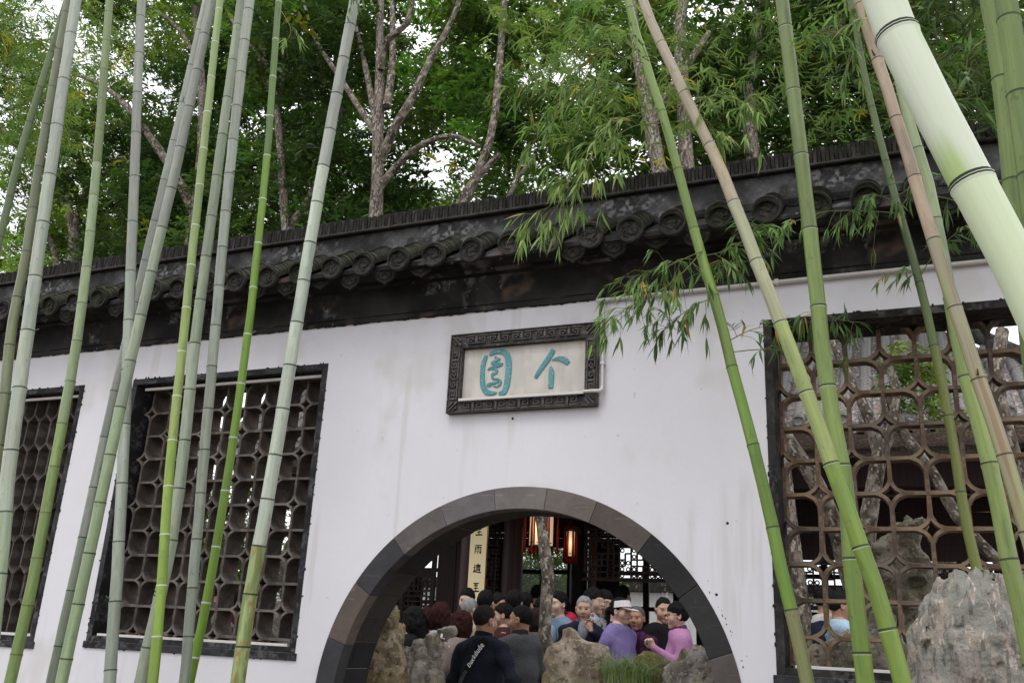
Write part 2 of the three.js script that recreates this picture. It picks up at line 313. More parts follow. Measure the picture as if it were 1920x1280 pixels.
{
  const w = part(wall, 'lattice_window', windowFrame(WIN.mid), M.frameBrick, 'lattice window of octagonal ceramic pieces behind the left bamboo');
  starLattice(w, -4.014, 2.787, 0.184, 0.1825, -8, 1, -7, 3, -0.12, 0.17, 11, 0.0105, lightCer, 0.74);
  part(w, 'sill', box(-5.62, -3.75, 1.385, 1.4315, -0.28, 0.012, 0.004), M.frameBrick);
  const r = part(wall, 'lattice_window', windowFrame(WIN.right), std({ map: T.render, color: rgb(0.42, 0.4, 0.38), bumpMap: T.rough, bumpScale: 0.004 }), 'open lattice window in the dark timber frame at the right');
  starLattice(r, -0.088, 2.448, 0.1895, 0.1945, -3, 6, -5, 5, -0.2, 0.085, 12, 0.012, ochreCer, 0.88);
  part(r, 'sill', box(-0.73, 1.14, 1.42, 1.4695, -0.3, 0.012, 0.004), M.frameBrick);
  const f = part(wall, 'lattice_window', windowFrame(WIN.far), M.frameBrick, 'lattice window of tall hexagonal ceramic pieces at the far left');
  part(f, 'sill', box(-7.98, -6.11, 1.352, 1.3995, -0.28, 0.012, 0.004), M.frameBrick);
  const hexPiece = () => {
    const hw = 0.0668, hh = 0.0925, v = 0.0645, ring = (k) => { const e = k; return [[0, hh + v - e * 1.2], [hw - e, hh - e * 0.35], [hw - e, -hh + e * 0.35], [0, -hh - v + e * 1.2], [-hw + e, -hh + e * 0.35], [-hw + e, hh - e * 0.35]]; };
    const s = new THREE.Shape(ring(0.0006).map(p => new THREE.Vector2(...p))); s.holes.push(new THREE.Path(ring(0.0085).reverse().map(p => new THREE.Vector2(...p))));
    const g = new THREE.ExtrudeGeometry(s, { depth: 0.156, bevelEnabled: true, bevelThickness: 0.002, bevelSize: 0.002, bevelOffset: -0.002, bevelSegments: 1 }); g.translate(0, 0, -0.278); return clean(g);
  };
  const hg = hexPiece(), R = rng(14);
  for (let row = 0; row < 8; row++) for (let i = -1; i < 14; i++) {
    const x = -7.86 + i * 0.1348 + (row % 2) * 0.0674, y = 1.455 + 0.2495 * row + 0.1;
    if (x < -7.98 || x > -6.11 || y > 3.5) continue;
    const m = part(f, 'lattice_piece', hg, lightCer[Math.floor(R() * 3)]); m.position.set(x, y, (R() - 0.5) * 0.012);
  }
}

// cornice, render band, coping
{
  const prof = (list, x0, x1) => { const s = new THREE.Shape(list.map(([z, y]) => new THREE.Vector2(z, y))); const g = new THREE.ExtrudeGeometry(s, { depth: x1 - x0, bevelEnabled: false }); g.rotateY(-PI / 2); g.translate(x1, 0, 0); const q = clean(g); boxUV(q); return q; };
  part(wall, 'cornice', prof([[-0.4, 3.70], [0.018, 3.688], [0.024, 3.722], [0.034, 3.725], [0.072, 3.915], [0.118, 3.922], [0.126, 3.948], [0.145, 3.952], [0.19, 3.985], [0.2, 4.02], [-0.02, 4.17], [-0.4, 4.17]], WX0, WX1), M.mould);
  part(wall, 'tile_bed', prof([[0.265, 3.945], [0.285, 3.955], [0.285, 3.985], [-0.05, 4.205], [-0.3, 4.205], [-0.05, 4.165]], WX0, WX1), M.mould);
  part(wall, 'render_band', prof([[-0.44, 4.16], [0.03, 4.16], [0.05, 4.2], [0.042, 4.377], [-0.44, 4.377]], WX0, WX1), M.render);
  part(wall, 'ridge_course', prof([[-0.49, 4.378], [0.082, 4.378], [0.088, 4.385], [0.086, 4.397], [-0.49, 4.397]], WX0, WX1), M.tileDark);
  const R = rng(21), tg = [0, 1, 2].map(k => { const g = new RoundedBoxGeometry(0.0215, 0.108, 0.5, 1, 0.004); const q = g.toNonIndexed(); boxUV(q); const uv = q.attributes.uv; for (let i = 0; i < uv.count; i++) uv.setXY(i, uv.getX(i) + k * 0.23, uv.getY(i) + k * 0.31); return q; });
  const tm = [0.4, 0.52, 0.32, 0.62].map(k => std({ map: T.tile, color: rgb(k, k * 0.94, k * 0.92), bumpMap: T.rough, bumpScale: 0.002 })), rest = [];
  for (let i = 0; i < 400; i++) {
    const x = 0.98 - i * 0.0248, y = 4.398 + 0.054 + (R() - 0.5) * 0.008, z = -0.185 + (R() - 0.5) * 0.012, rz = (R() - 0.5) * 0.05 + 0.02, g = tg[i % 3];
    if (i < 296) { const m = part(wall, 'ridge_tile', g, tm[Math.floor(R() * 4)]); m.position.set(x, y, z); m.rotation.z = rz; }
    else rest.push(g.clone().rotateZ(rz).translate(x, y, z));
  }
  stuff(part(wall, 'ridge_tiles_beyond', rest, tm[0]));
  // rows of stacked cover tiles, their round end tiles, and drip tiles between
  const slope = Math.atan2(0.2, 0.3), arc = (r, t) => { const s = new THREE.Shape(); s.absarc(0, 0, r, 0, PI, false); s.absarc(0, 0, r - t, PI, 0, true); const g = new THREE.ExtrudeGeometry(s, { depth: 0.05, bevelEnabled: false, curveSegments: 12 }); return clean(g); };
  const course = (seed) => { const Q = rng(seed), list = []; for (let i = 0; i < 11; i++) { const g = arc(0.079 + (Q() - 0.5) * 0.006, 0.009); g.rotateZ((Q() - 0.5) * 0.1); g.rotateX(0.36 + (Q() - 0.5) * 0.08); const t = i * 0.0305; g.translate((Q() - 0.5) * 0.006, 0.285 - 0.33 + t * Math.sin(slope) + 0.045, 0.27 - t * Math.cos(slope)); list.push(g); } return mergeGeometries(list); };
  const rows = [31, 32, 33, 34].map(course);
  const endGeo = (seed) => {
    const Q = rng(seed), prof2 = [[0, -0.02], [0.084, -0.02], [0.0865, -0.012], [0.0865, 0.008], [0.083, 0.013], [0.074, 0.014], [0.070, 0.007], [0, 0.006]].map(p => new THREE.Vector2(...p)), g = new THREE.LatheGeometry(prof2, 26); g.rotateX(PI / 2);
    const curl = []; for (let i = 0; i <= 14; i++) { const a = i * 0.55 + Q() * 0.3, r = 0.008 + i * 0.0032; curl.push(V(r * Math.cos(a) * 1.1, r * Math.sin(a) * 0.8, 0.007)); }
    const bits = [tubeAlong(curl, curl.map(() => 0.0058), 5)];
    for (let i = 0; i < 3; i++) { const a = Q() * 6.3; bits.push(tubeAlong([V(0.02 * Math.cos(a), 0.02 * Math.sin(a), 0.008), V(0.05 * Math.cos(a + 0.5), 0.05 * Math.sin(a + 0.5), 0.008), V(0.056 * Math.cos(a + 1), 0.056 * Math.sin(a + 1), 0.008)], [0.006, 0.006, 0.003], 5)); }
    return join([g, ...bits]);
  };
  const ends = [41, 42, 43].map(endGeo), em = [[0.6, 0.57, 0.55], [0.78, 0.74, 0.72], [0.48, 0.5, 0.38]].map(c => std({ map: T.tile, color: rgb(...c), bumpMap: T.rough, bumpScale: 0.002, roughness: 0.85 }));
  const ds = new THREE.Shape(); ds.moveTo(-0.085, 0.045); ds.quadraticCurveTo(0, 0.02, 0.085, 0.045); ds.lineTo(0.082, 0.0); ds.quadraticCurveTo(0.075, -0.04, 0.04, -0.058); ds.quadraticCurveTo(0.012, -0.066, 0, -0.085); ds.quadraticCurveTo(-0.012, -0.066, -0.04, -0.058); ds.quadraticCurveTo(-0.075, -0.04, -0.082, 0); ds.closePath();
  const dg = clean(new THREE.ExtrudeGeometry(ds, { depth: 0.006, bevelEnabled: true, bevelThickness: 0.004, bevelSize: 0.004, bevelSegments: 1, curveSegments: 6 }));
  const ring = new THREE.TorusGeometry(0.04, 0.005, 5, 18); ring.scale(1.15, 0.85, 1).translate(0, -0.012, 0.011);
  const dm = std({ map: T.tile, color: rgb(0.36, 0.36, 0.32), bumpMap: T.rough, bumpScale: 0.003, roughness: 0.9 }), drip = join([dg, ring, tubeAlong([V(-0.02, -0.02, 0.01), V(0, 0.005, 0.011), V(0.018, -0.022, 0.01)], [0.005, 0.006, 0.004], 5)]);
  for (let i = -13; i < 32; i++) {
    const x = -2.791 - 0.2718 * i + (R() - 0.5) * 0.03; if (x > 1.5 || x < -10.5) continue;
    const c = part(wall, 'tile_row', rows[((i % 4) + 4) % 4], em[2].clone()); c.material.color.multiplyScalar(0.75 + R() * 0.3); c.position.set(x, 4.0, 0.02);
    const e = part(wall, 'end_tile', ends[((i % 3) + 3) % 3], em[Math.floor(R() * 3)]); e.position.set(x, 4.004 + (R() - 0.5) * 0.02, 0.325 + (R() - 0.5) * 0.01); e.rotation.set(0.1 + (R() - 0.5) * 0.1, (R() - 0.5) * 0.1, R() * 6.28, 'YXZ');
    const worn = R(); if (worn < 0.2) continue; const d = part(wall, 'drip_tile', drip, dm); d.position.set(x + 0.136 + (R() - 0.5) * 0.02, 3.935 + (R() - 0.5) * 0.02 + (worn < 0.5 ? 0.03 : 0), 0.262 - (worn < 0.5 ? 0.02 : 0)); d.rotation.set(0.12 + (R() - 0.5) * 0.2, (R() - 0.5) * 0.2, (R() - 0.5) * 0.3);
  }
}

{ // black specks where the whitewash has come away beside the gate
  const R = rng(91), l = []; for (let i = 0; i < 15; i++) { const t = R(), a = (37 - 22 * t) * PI / 180, r = RO + 0.025 + R() * R() * 0.05, s = 0.002 + 0.005 * R() * R(), sh = new THREE.Shape(); for (let k = 0; k < 9; k++) { const b = k / 9 * 2 * PI, q = s * (0.6 + 0.7 * R()); sh[k ? 'lineTo' : 'moveTo'](q * Math.cos(b) * 0.8, q * Math.sin(b) * 1.3); } const g = new THREE.ExtrudeGeometry(sh, { depth: 0.0015, bevelEnabled: false }); g.translate(GX + r * Math.cos(a), GY + r * Math.sin(a), 0.0005); l.push(clean(g)); }
  for (const [x, y] of [[-0.95, 2.26], [-1.02, 1.87], [-2.3, 2.93]]) { const g = new THREE.CylinderGeometry(0.008, 0.008, 0.002, 9); g.rotateX(PI / 2); g.translate(x, y, 0.001); l.push(clean(g)); }
  stuff(part(wall, 'mould_spot', l, M.mould));
}

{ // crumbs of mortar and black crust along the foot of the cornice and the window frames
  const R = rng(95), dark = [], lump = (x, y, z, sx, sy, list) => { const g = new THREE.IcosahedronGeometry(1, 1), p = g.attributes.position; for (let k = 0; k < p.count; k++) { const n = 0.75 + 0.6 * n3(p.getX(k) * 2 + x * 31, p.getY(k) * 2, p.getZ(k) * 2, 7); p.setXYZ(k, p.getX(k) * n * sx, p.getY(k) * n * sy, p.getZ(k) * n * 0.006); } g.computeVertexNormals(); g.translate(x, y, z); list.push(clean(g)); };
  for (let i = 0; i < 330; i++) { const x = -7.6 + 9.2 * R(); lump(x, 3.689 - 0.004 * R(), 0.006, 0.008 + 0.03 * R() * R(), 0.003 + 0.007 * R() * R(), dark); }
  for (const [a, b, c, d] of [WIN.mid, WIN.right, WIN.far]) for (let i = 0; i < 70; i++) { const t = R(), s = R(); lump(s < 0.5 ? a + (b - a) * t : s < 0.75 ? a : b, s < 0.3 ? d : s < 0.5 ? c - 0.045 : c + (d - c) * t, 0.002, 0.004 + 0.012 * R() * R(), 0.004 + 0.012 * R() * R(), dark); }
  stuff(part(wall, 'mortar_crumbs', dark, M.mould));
}

// ------------------------------------------------------------------ name plaque
{
  const P = thing('name_plaque', 'rectangular name plaque with carved fret border above the moon gate', 'plaque', [0, 0, 0]);
  const x0 = -2.763, x1 = -1.722, y0 = 2.975, y1 = 3.522, px0 = -2.664, px1 = -1.808, py0 = 3.066, py1 = 3.412;
  const fm = std({ map: T.tile, color: rgb(1.45, 1.34, 1.36), bumpMap: T.rough, bumpScale: 0.002, roughness: 0.75 }), fb = std({ map: T.tile, color: rgb(1.05, 0.97, 1.0), bumpMap: T.rough, bumpScale: 0.002, roughness: 0.7 });
  part(P, 'panel', box(px0 - 0.01, px1 + 0.01, py0 - 0.01, py1 + 0.01, 0.0, 0.012), std({ map: T.whiteout, roughness: 0.8 }));
  const bars = (a, b, c, d, z) => [box(a, b, d - 0.009, d, 0.002, z, 0.003), box(a, b, c, c + 0.009, 0.002, z, 0.003), box(a, a + 0.009, c + 0.009, d - 0.009, 0.002, z, 0.003), box(b - 0.009, b, c + 0.009, d - 0.009, 0.002, z, 0.003)];
  const frame = part(P, 'frame', [...bars(x0, x1, y0, y1, 0.05), ...bars(px0 - 0.014, px1 + 0.014, py0 - 0.014, py1 + 0.014, 0.052), box(x0 + 0.006, x1 - 0.006, py1 + 0.004, y1 - 0.006, 0.003, 0.04), box(x0 + 0.006, x1 - 0.006, y0 + 0.006, py0 - 0.004, 0.003, 0.04), box(x0 + 0.006, px0 - 0.004, py0 - 0.004, py1 + 0.004, 0.003, 0.04), box(px1 + 0.004, x1 - 0.006, py0 - 0.004, py1 + 0.004, 0.003, 0.04)], fb);
  const unit = (w, h, flip) => {                       // one squared spiral of raised bars
    const t = 0.0085, b = [], seg = (a, c, d, e) => { const X0 = Math.min(a, d) * w - t / 2, X1 = Math.max(a, d) * w + t / 2, Y0 = Math.min(c, e) * h - t / 2, Y1 = Math.max(c, e) * h + t / 2; b.push(box(X0, X1, Y0, Y1, 0, 0.01)); };
    const path = [[-0.5, -0.5], [-0.5, 0.5], [0.28, 0.5], [0.28, -0.18], [-0.18, -0.18], [-0.18, 0.2], [0.05, 0.2]].map(([x, y]) => [flip ? -x : x, y]);
    for (let i = 1; i < path.length; i++) seg(...path[i - 1], ...path[i]);
    const path2 = [[0.5, -0.5], [-0.3, -0.5]].map(([x, y]) => [flip ? -x : x, y]); seg(...path2[0], ...path2[1]);
    return join(b);
  };
  const put = (g, x, y, rz) => { const m = part(frame, 'fret', g, fm); m.position.set(x, y, 0.0405); m.rotation.z = rz; };
  const U = [unit(0.074, 0.052, false), unit(0.074, 0.052, true)], S = [unit(0.064, 0.05, false), unit(0.064, 0.05, true)];
  for (let i = 0; i < 10; i++) { const x = x0 + 0.112 + (i + 0.5) * 0.0817; put(U[i % 2], x, y1 - 0.046, PI); put(U[(i + 1) % 2], x, y0 + 0.042, 0); }
  for (let i = 0; i < 5; i++) { const y = py0 + 0.005 + (i + 0.5) * 0.0672; put(S[i % 2], x0 + 0.046, y, PI / 2); put(S[i % 2], x1 - 0.042, y, -PI / 2); }
  for (const [cx, cy, a] of [[x0 + 0.047, y1 - 0.048, PI * 0.75], [x1 - 0.044, y1 - 0.048, PI * 0.25], [x0 + 0.047, y0 + 0.043, -PI * 0.75], [x1 - 0.044, y0 + 0.043, -PI * 0.25]]) {
    const g = join([-0.022, 0, 0.022].map(o => { const q = box(-0.044 + Math.abs(o), 0.044 - Math.abs(o), o - 0.004, o + 0.004, 0, 0.014); return q; })); put(g, cx, cy, a);
  }
  T.ink = colorTex(256, 256, 0.3, (u, v) => mix3(mix3([0.075, 0.25, 0.29], [0.13, 0.33, 0.36], fbm(u, v, 6, 6, 4, 451)), [0.32, 0.42, 0.42], 0.7 * smooth(0.58, 0.72, fbm(u, v, 30, 30, 3, 457))));
  const ink = std({ map: T.ink, roughness: 0.85, bumpMap: T.rough, bumpScale: 0.002 });
  const stroke = (pts, ws) => {
    const c = new THREE.CatmullRomCurve3(pts.map(([x, y]) => V(x, y, 0)), false, 'centripetal'), n = 28, P2 = c.getPoints(n), L = [], Rr = [];
    for (let i = 0; i <= n; i++) { const t = V().subVectors(P2[Math.min(n, i + 1)], P2[Math.max(0, i - 1)]).normalize(), f = i / n * (ws.length - 1), k = Math.min(ws.length - 2, Math.floor(f)), w = (ws[k] + (ws[k + 1] - ws[k]) * (f - k)) / 2 * (i === 0 || i === n ? 0.72 : 1); L.push([P2[i].x - t.y * w, P2[i].y + t.x * w]); Rr.push([P2[i].x + t.y * w, P2[i].y - t.x * w]); }
    const s = new THREE.Shape([...L, ...Rr.reverse()].map(p => new THREE.Vector2(...p)));
    const g = new THREE.ExtrudeGeometry(s, { depth: 0.006, bevelEnabled: true, bevelThickness: 0.002, bevelSize: 0.002, bevelOffset: -0.002, bevelSegments: 1 }); g.translate(0, 0, 0.0125); return clean(g);
  };
  part(P, 'character', [stroke([[-2.029, 3.369], [-2.066, 3.31], [-2.107, 3.253], [-2.15, 3.188]], [0.034, 0.034, 0.032, 0.022]), stroke([[-2.039, 3.3], [-1.994, 3.306], [-1.952, 3.293], [-1.925, 3.268]], [0.008, 0.028, 0.04, 0.03]), stroke([[-2.046, 3.258], [-2.04, 3.22], [-2.039, 3.165], [-2.042, 3.112]], [0.012, 0.036, 0.036, 0.036])], ink);
  const C = part(P, 'character', [stroke([[-2.506, 3.366], [-2.524, 3.307], [-2.527, 3.235], [-2.52, 3.168], [-2.494, 3.119], [-2.456, 3.105], [-2.416, 3.107]], [0.026, 0.032, 0.034, 0.036, 0.036, 0.03, 0.014]),
    stroke([[-2.485, 3.369], [-2.438, 3.387], [-2.387, 3.383], [-2.353, 3.349], [-2.34, 3.284], [-2.342, 3.213], [-2.349, 3.147], [-2.367, 3.104], [-2.401, 3.097]], [0.02, 0.032, 0.034, 0.04, 0.042, 0.042, 0.04, 0.036, 0.03])], ink);
  part(C, 'stroke', stroke([[-2.441, 3.358], [-2.433, 3.341], [-2.41, 3.334], [-2.444, 3.32], [-2.466, 3.314]], [0.014, 0.018, 0.016, 0.018, 0.012]), ink);
  part(C, 'stroke', stroke([[-2.468, 3.306], [-2.423, 3.302], [-2.392, 3.298], [-2.432, 3.286], [-2.476, 3.274], [-2.491, 3.265]], [0.01, 0.018, 0.022, 0.02, 0.016, 0.012]), ink);
  part(C, 'stroke', stroke([[-2.466, 3.27], [-2.436, 3.27], [-2.424, 3.247], [-2.455, 3.23], [-2.447, 3.203], [-2.405, 3.195], [-2.393, 3.172], [-2.414, 3.147], [-2.444, 3.152]], [0.014, 0.02, 0.02, 0.02, 0.016, 0.014, 0.016, 0.014, 0.008]), ink);
  part(C, 'stroke', stroke([[-2.408, 3.183], [-2.437, 3.172], [-2.47, 3.168], [-2.485, 3.16], [-2.459, 3.152]], [0.012, 0.018, 0.018, 0.014, 0.01]), ink);
}

// ------------------------------------------------------------------ white conduit and light strips on the wall
{
  const c = thing('white_conduit', 'white plastic conduit running under the black cornice and down past the plaque', 'pipe');
  const pipe = (a, r = 0.0105) => limb(a, r, r, 10, 8);
  part(c, 'pipe', pipe([[-1.74, 3.672, 0.03], [-0.5, 3.674, 0.03], [0.6, 3.673, 0.03], [2.4, 3.674, 0.03]], 0.012), M.pvc);
  part(c, 'pipe', pipe([[-1.697, 3.664, 0.026], [-1.695, 3.4, 0.026], [-1.694, 3.09, 0.026]], 0.0085), M.pvc);
  part(c, 'elbow', tubeAlong([[-1.694, 3.1, 0.026], [-1.695, 3.078, 0.03], [-1.71, 3.066, 0.045], [-1.74, 3.062, 0.07], [-1.80, 3.06, 0.074]].map(p => V(...p)), [0.011, 0.012, 0.012, 0.011, 0.010], 8));
  part(c, 'light_strip', box(-2.662, -1.80, 3.046, 3.064, 0.062, 0.078, 0.003));
  for (const [x, y] of [[-1.2, 3.672], [-0.62, 3.674], [0.12, 3.674], [0.55, 3.673]]) part(c, 'clip', box(x - 0.012, x + 0.012, y - 0.016, y + 0.016, 0.0, 0.045, 0.004));
  for (const y of [3.5, 3.25]) part(c, 'clip', box(-1.709, -1.681, y - 0.008, y + 0.008, 0.0, 0.037, 0.003));
  for (const m of c.children) m.material = M.pvc;
  for (const [x0, x1, y, z, label] of [[-5.52, -3.85, 3.335, -0.06, 'pale light strip fixed under the lintel of the octagonal lattice window'], [-5.53, -3.86, 1.476, -0.03, 'white strip lying along the leaf strewn sill of the octagonal lattice window'], [-7.9, -6.2, 3.325, -0.06, 'pale light strip under the lintel of the hexagonal lattice window'], [-7.9, -6.2, 1.446, -0.03, 'white strip along the sill of the hexagonal lattice window'], [-0.62, 1.05, 1.512, -0.03, 'white strip along the sill of the right lattice window']]) {
    const s = thing('light_strip', label, 'light strip'); part(s, 'strip_body', box(x0, x1, y - 0.011, y + 0.011, z - 0.012, z + 0.012, 0.003), M.pvc);
    part(s, 'end_cap', box(x1 + 0.0005, x1 + 0.012, y - 0.012, y + 0.012, z - 0.013, z + 0.013, 0.002), M.pvc);
  }
  // dead leaves that have dropped on the sill
  const R = rng(77), list = [];
  for (let i = 0; i < 70; i++) { const g = new THREE.PlaneGeometry(0.06 + R() * 0.03, 0.012 + R() * 0.008, 4, 1), p = g.attributes.position; for (let k = 0; k < p.count; k++) { const x = p.getX(k) / 0.04; p.setY(k, p.getY(k) * (1.05 - x * x)); p.setZ(k, 0.012 * x * x * (R() - 0.3)); } g.computeVertexNormals(); g.rotateX(-PI / 2 + (R() - 0.5) * 0.9).rotateY(R() * 6.28).translate(-5.5 + R() * 1.62, 1.478 + R() * 0.02, -0.09 + R() * 0.05); list.push(g); }
  const lit = part(scene, 'leaf_litter', list, std({ color: rgb(0.22, 0.12, 0.07), side: THREE.DoubleSide }));
  tag(stuff(lit), 'dry brown leaves scattered on the sill of the octagonal lattice window', 'dead leaves');
}

// ------------------------------------------------------------------ bamboo
const leafGeos = [0, 1, 2, 3].map(k => {               // a folded, drooping, pointed blade 1 long, along +x
  const n = 6, pos = [], uv = [], idx = [];
  for (let i = 0; i <= n; i++) { const t = i / n, w = 0.062 * Math.sin(PI * Math.min(1, t * 1.12 + 0.03) ** 0.75) * (1 - t * 0.2) + (i === 0 ? 0.004 : 0), y = -[0.10, 0.22, 0.34, 0.05][k] * t * t, z = [0.02, -0.05, 0.06, 0.1][k] * t * t;
    pos.push(t, y + w * 0.35, z - w, t, y, z, t, y + w * 0.35, z + w); uv.push(t, 0, t, 0.5, t, 1);
    if (i) for (const c of [0, 1]) { const a = (i - 1) * 3 + c, b = i * 3 + c; idx.push(a, a + 1, b, a + 1, b + 1, b); } }
  const g = new THREE.BufferGeometry(); g.setAttribute('position', new THREE.Float32BufferAttribute(pos, 3)); g.setAttribute('uv', new THREE.Float32BufferAttribute(uv, 2)); g.setIndex(idx); g.computeVertexNormals(); return g;
});
const leafMat = (r, g, b, t = 0.4) => new THREE.MeshPhysicalMaterial({ color: rgb(r, g, b), transmission: t, thickness: 0, roughness: 1, specularIntensity: 0.35, clearcoat: 0.1, clearcoatRoughness: 0.4, side: THREE.DoubleSide });
const bladeMats = [leafMat(0.15, 0.27, 0.06), leafMat(0.105, 0.20, 0.05), leafMat(0.22, 0.35, 0.09), leafMat(0.09, 0.165, 0.05), leafMat(0.27, 0.37, 0.11)];
const deadBlade = leafMat(0.5, 0.26, 0.05, 0.3), strawBlade = leafMat(0.42, 0.34, 0.17, 0.3);
const twigMat = std({ color: rgb(0.14, 0.16, 0.06), roughness: 0.7 });
const manyBlades = new Map(), bladeTint = leafMat(1, 1, 1, 0.4);      // blades of a culm past the first 290: one mass
function blade(parent, R, p, dir, len, mats) {
  const u = R(), m = new THREE.Mesh(leafGeos[Math.floor(R() * 4)], u < 0.02 ? deadBlade : u < 0.045 ? strawBlade : mats[Math.floor(R() * mats.length)]);
  m.name = 'leaf'; m.position.copy(p); m.scale.setScalar(len);
  const x = dir.clone().normalize(), up = V((R() - 0.5) * 0.9, 1, (R() - 0.5) * 0.9 + 0.3), z = V().crossVectors(x, up).normalize(), y = V().crossVectors(z, x);
  m.quaternion.setFromRotationMatrix(new THREE.Matrix4().makeBasis(x, y, z));
  const culm = parent.parent, list = manyBlades.get(culm) ?? manyBlades.set(culm, []).get(culm);
  if ((culm.userData.n = (culm.userData.n ?? 0) + 1) > 290) { m.updateMatrix(); list.push([leafGeos.indexOf(m.geometry), m.matrix.clone(), m.material.color]); return m; }
  shade(m); parent.add(m); return m;
}
function spray(culm, seed, pts, nSide, spread, len, mats, droop = 0.9, perTip = 4) {
  // one branch: a bent twig, side twigs in pairs, and a drooping fan of blades at each tip
  const R = rng(seed), path = smoothPath(pts, 24), twigs = [tubeAlong(path, path.map((_, i) => 0.0028 - 0.0018 * i / 24), 5)], tips = [[path[24], V().subVectors(path[24], path[21]).normalize()]];
  for (let i = 0; i < nSide; i++) {
    const k = 4 + Math.floor(R() * 20), o = path[k], t = V().subVectors(path[Math.min(24, k + 1)], path[k - 1]).normalize();
    const d = t.clone().multiplyScalar(0.6).add(V(R() - 0.5, R() - 0.6, R() - 0.5).multiplyScalar(1.7)).normalize(), L = spread * (0.4 + 0.7 * R());
    const e = o.clone().addScaledVector(d, L).add(V(0, -0.25 * L, 0)), mid = o.clone().addScaledVector(d, L * 0.55);
    twigs.push(tubeAlong([o, mid, e], [0.0016, 0.0013, 0.0008], 4)); tips.push([e, V().subVectors(e, mid).normalize()]);
    if (R() < 0.6) tips.push([mid, d.clone()]);
  }
  const b = part(culm, 'branch', twigs, twigMat);
  for (const [p, d] of tips) { const n = perTip - 1 + Math.floor(R() * 3); for (let i = 0; i < n; i++) blade(b, R, p.clone().addScaledVector(d, -0.03 * R()), d.clone().add(V((R() - 0.5) * 1.5, -droop * (0.2 + R()) , (R() - 0.5) * 1.5)), len * (0.6 + 0.6 * R()), mats); }
  return b;
}
function bladeCloud(culm, seed, blobs, len, tint) {     // the feathery mass higher up, blades past counting
  const R = rng(seed), fan = [0, 1, 2].map(() => { const l = []; for (let i = 0; i < 7; i++) { const a = (R() - 0.5) * 2.4, g = leafGeos[i % 4].clone(); g.scale(1, 1.1, 1).scale(0.6 + R() * 0.6, 0.6 + R() * 0.5, 0.6 + R() * 0.5).rotateX((R() - 0.5) * 1.5).rotateY(a).rotateZ(-R() * 1.0); g.translate((R() - 0.5) * 0.5, (R() - 0.5) * 0.4, (R() - 0.5) * 0.5); l.push(g); } l.push(tubeAlong([V(-0.8, 0.3, 0), V(0, 0.1, 0), V(0.5, -0.1, 0.1)], [0.012, 0.012, 0.006], 4)); return join(l); });
  const mat = leafMat(...tint, 0.42), per = [[], [], []], m4 = new THREE.Matrix4(), e = new THREE.Euler();
  for (const [x, y, z, rx, ry, rz, n] of blobs) for (let i = 0; i < n; i++) {
    let p; do { p = V(R() * 2 - 1, R() * 2 - 1, R() * 2 - 1); } while (p.lengthSq() > 1);
    e.set((R() - 0.5) * 0.8, R() * 6.28, (R() - 0.5) * 0.9); const s = len * (0.7 + 0.7 * R());
    per[Math.floor(R() * 3)].push(new THREE.Matrix4().compose(V(x + p.x * rx, y + p.y * ry, z + p.z * rz), new THREE.Quaternion().setFromEuler(e), V(s, s, s)));
  }
  per.forEach((list, k) => { const im = new THREE.InstancedMesh(fan[k], mat, list.length); list.forEach((q, i) => { im.setMatrixAt(i, q); const g = 0.55 + 0.75 * R(), w = R() < 0.04; im.setColorAt(i, w ? rgb(3, 1.6, 0.6) : rgb(g * (0.9 + 0.35 * R()), g, g * 0.9)); }); im.name = 'foliage'; stuff(shade(im)); culm.add(im); });
}
const ringMats = { dark: std({ color: rgb(0.04, 0.045, 0.035), roughness: 0.85 }), brown: std({ color: rgb(0.15, 0.13, 0.085) }), light: std({ color: rgb(0.62, 0.66, 0.6) }) };
const waxMat = std({ color: rgb(0.46, 0.51, 0.42), roughness: 0.9 });
const bambooMat = {};
function culmMat(col, map, gloss = 0.42) { const k = col.map(v => v.toFixed(2)).join() + map; return bambooMat[k] ??= new THREE.MeshPhysicalMaterial({ map: T[map], color: rgb(...col), roughness: gloss, bumpMap: T.bamboo, bumpScale: 0.0006, clearcoat: gloss > 0.7 ? 0 : 0.08, clearcoatRoughness: 0.35 }); }
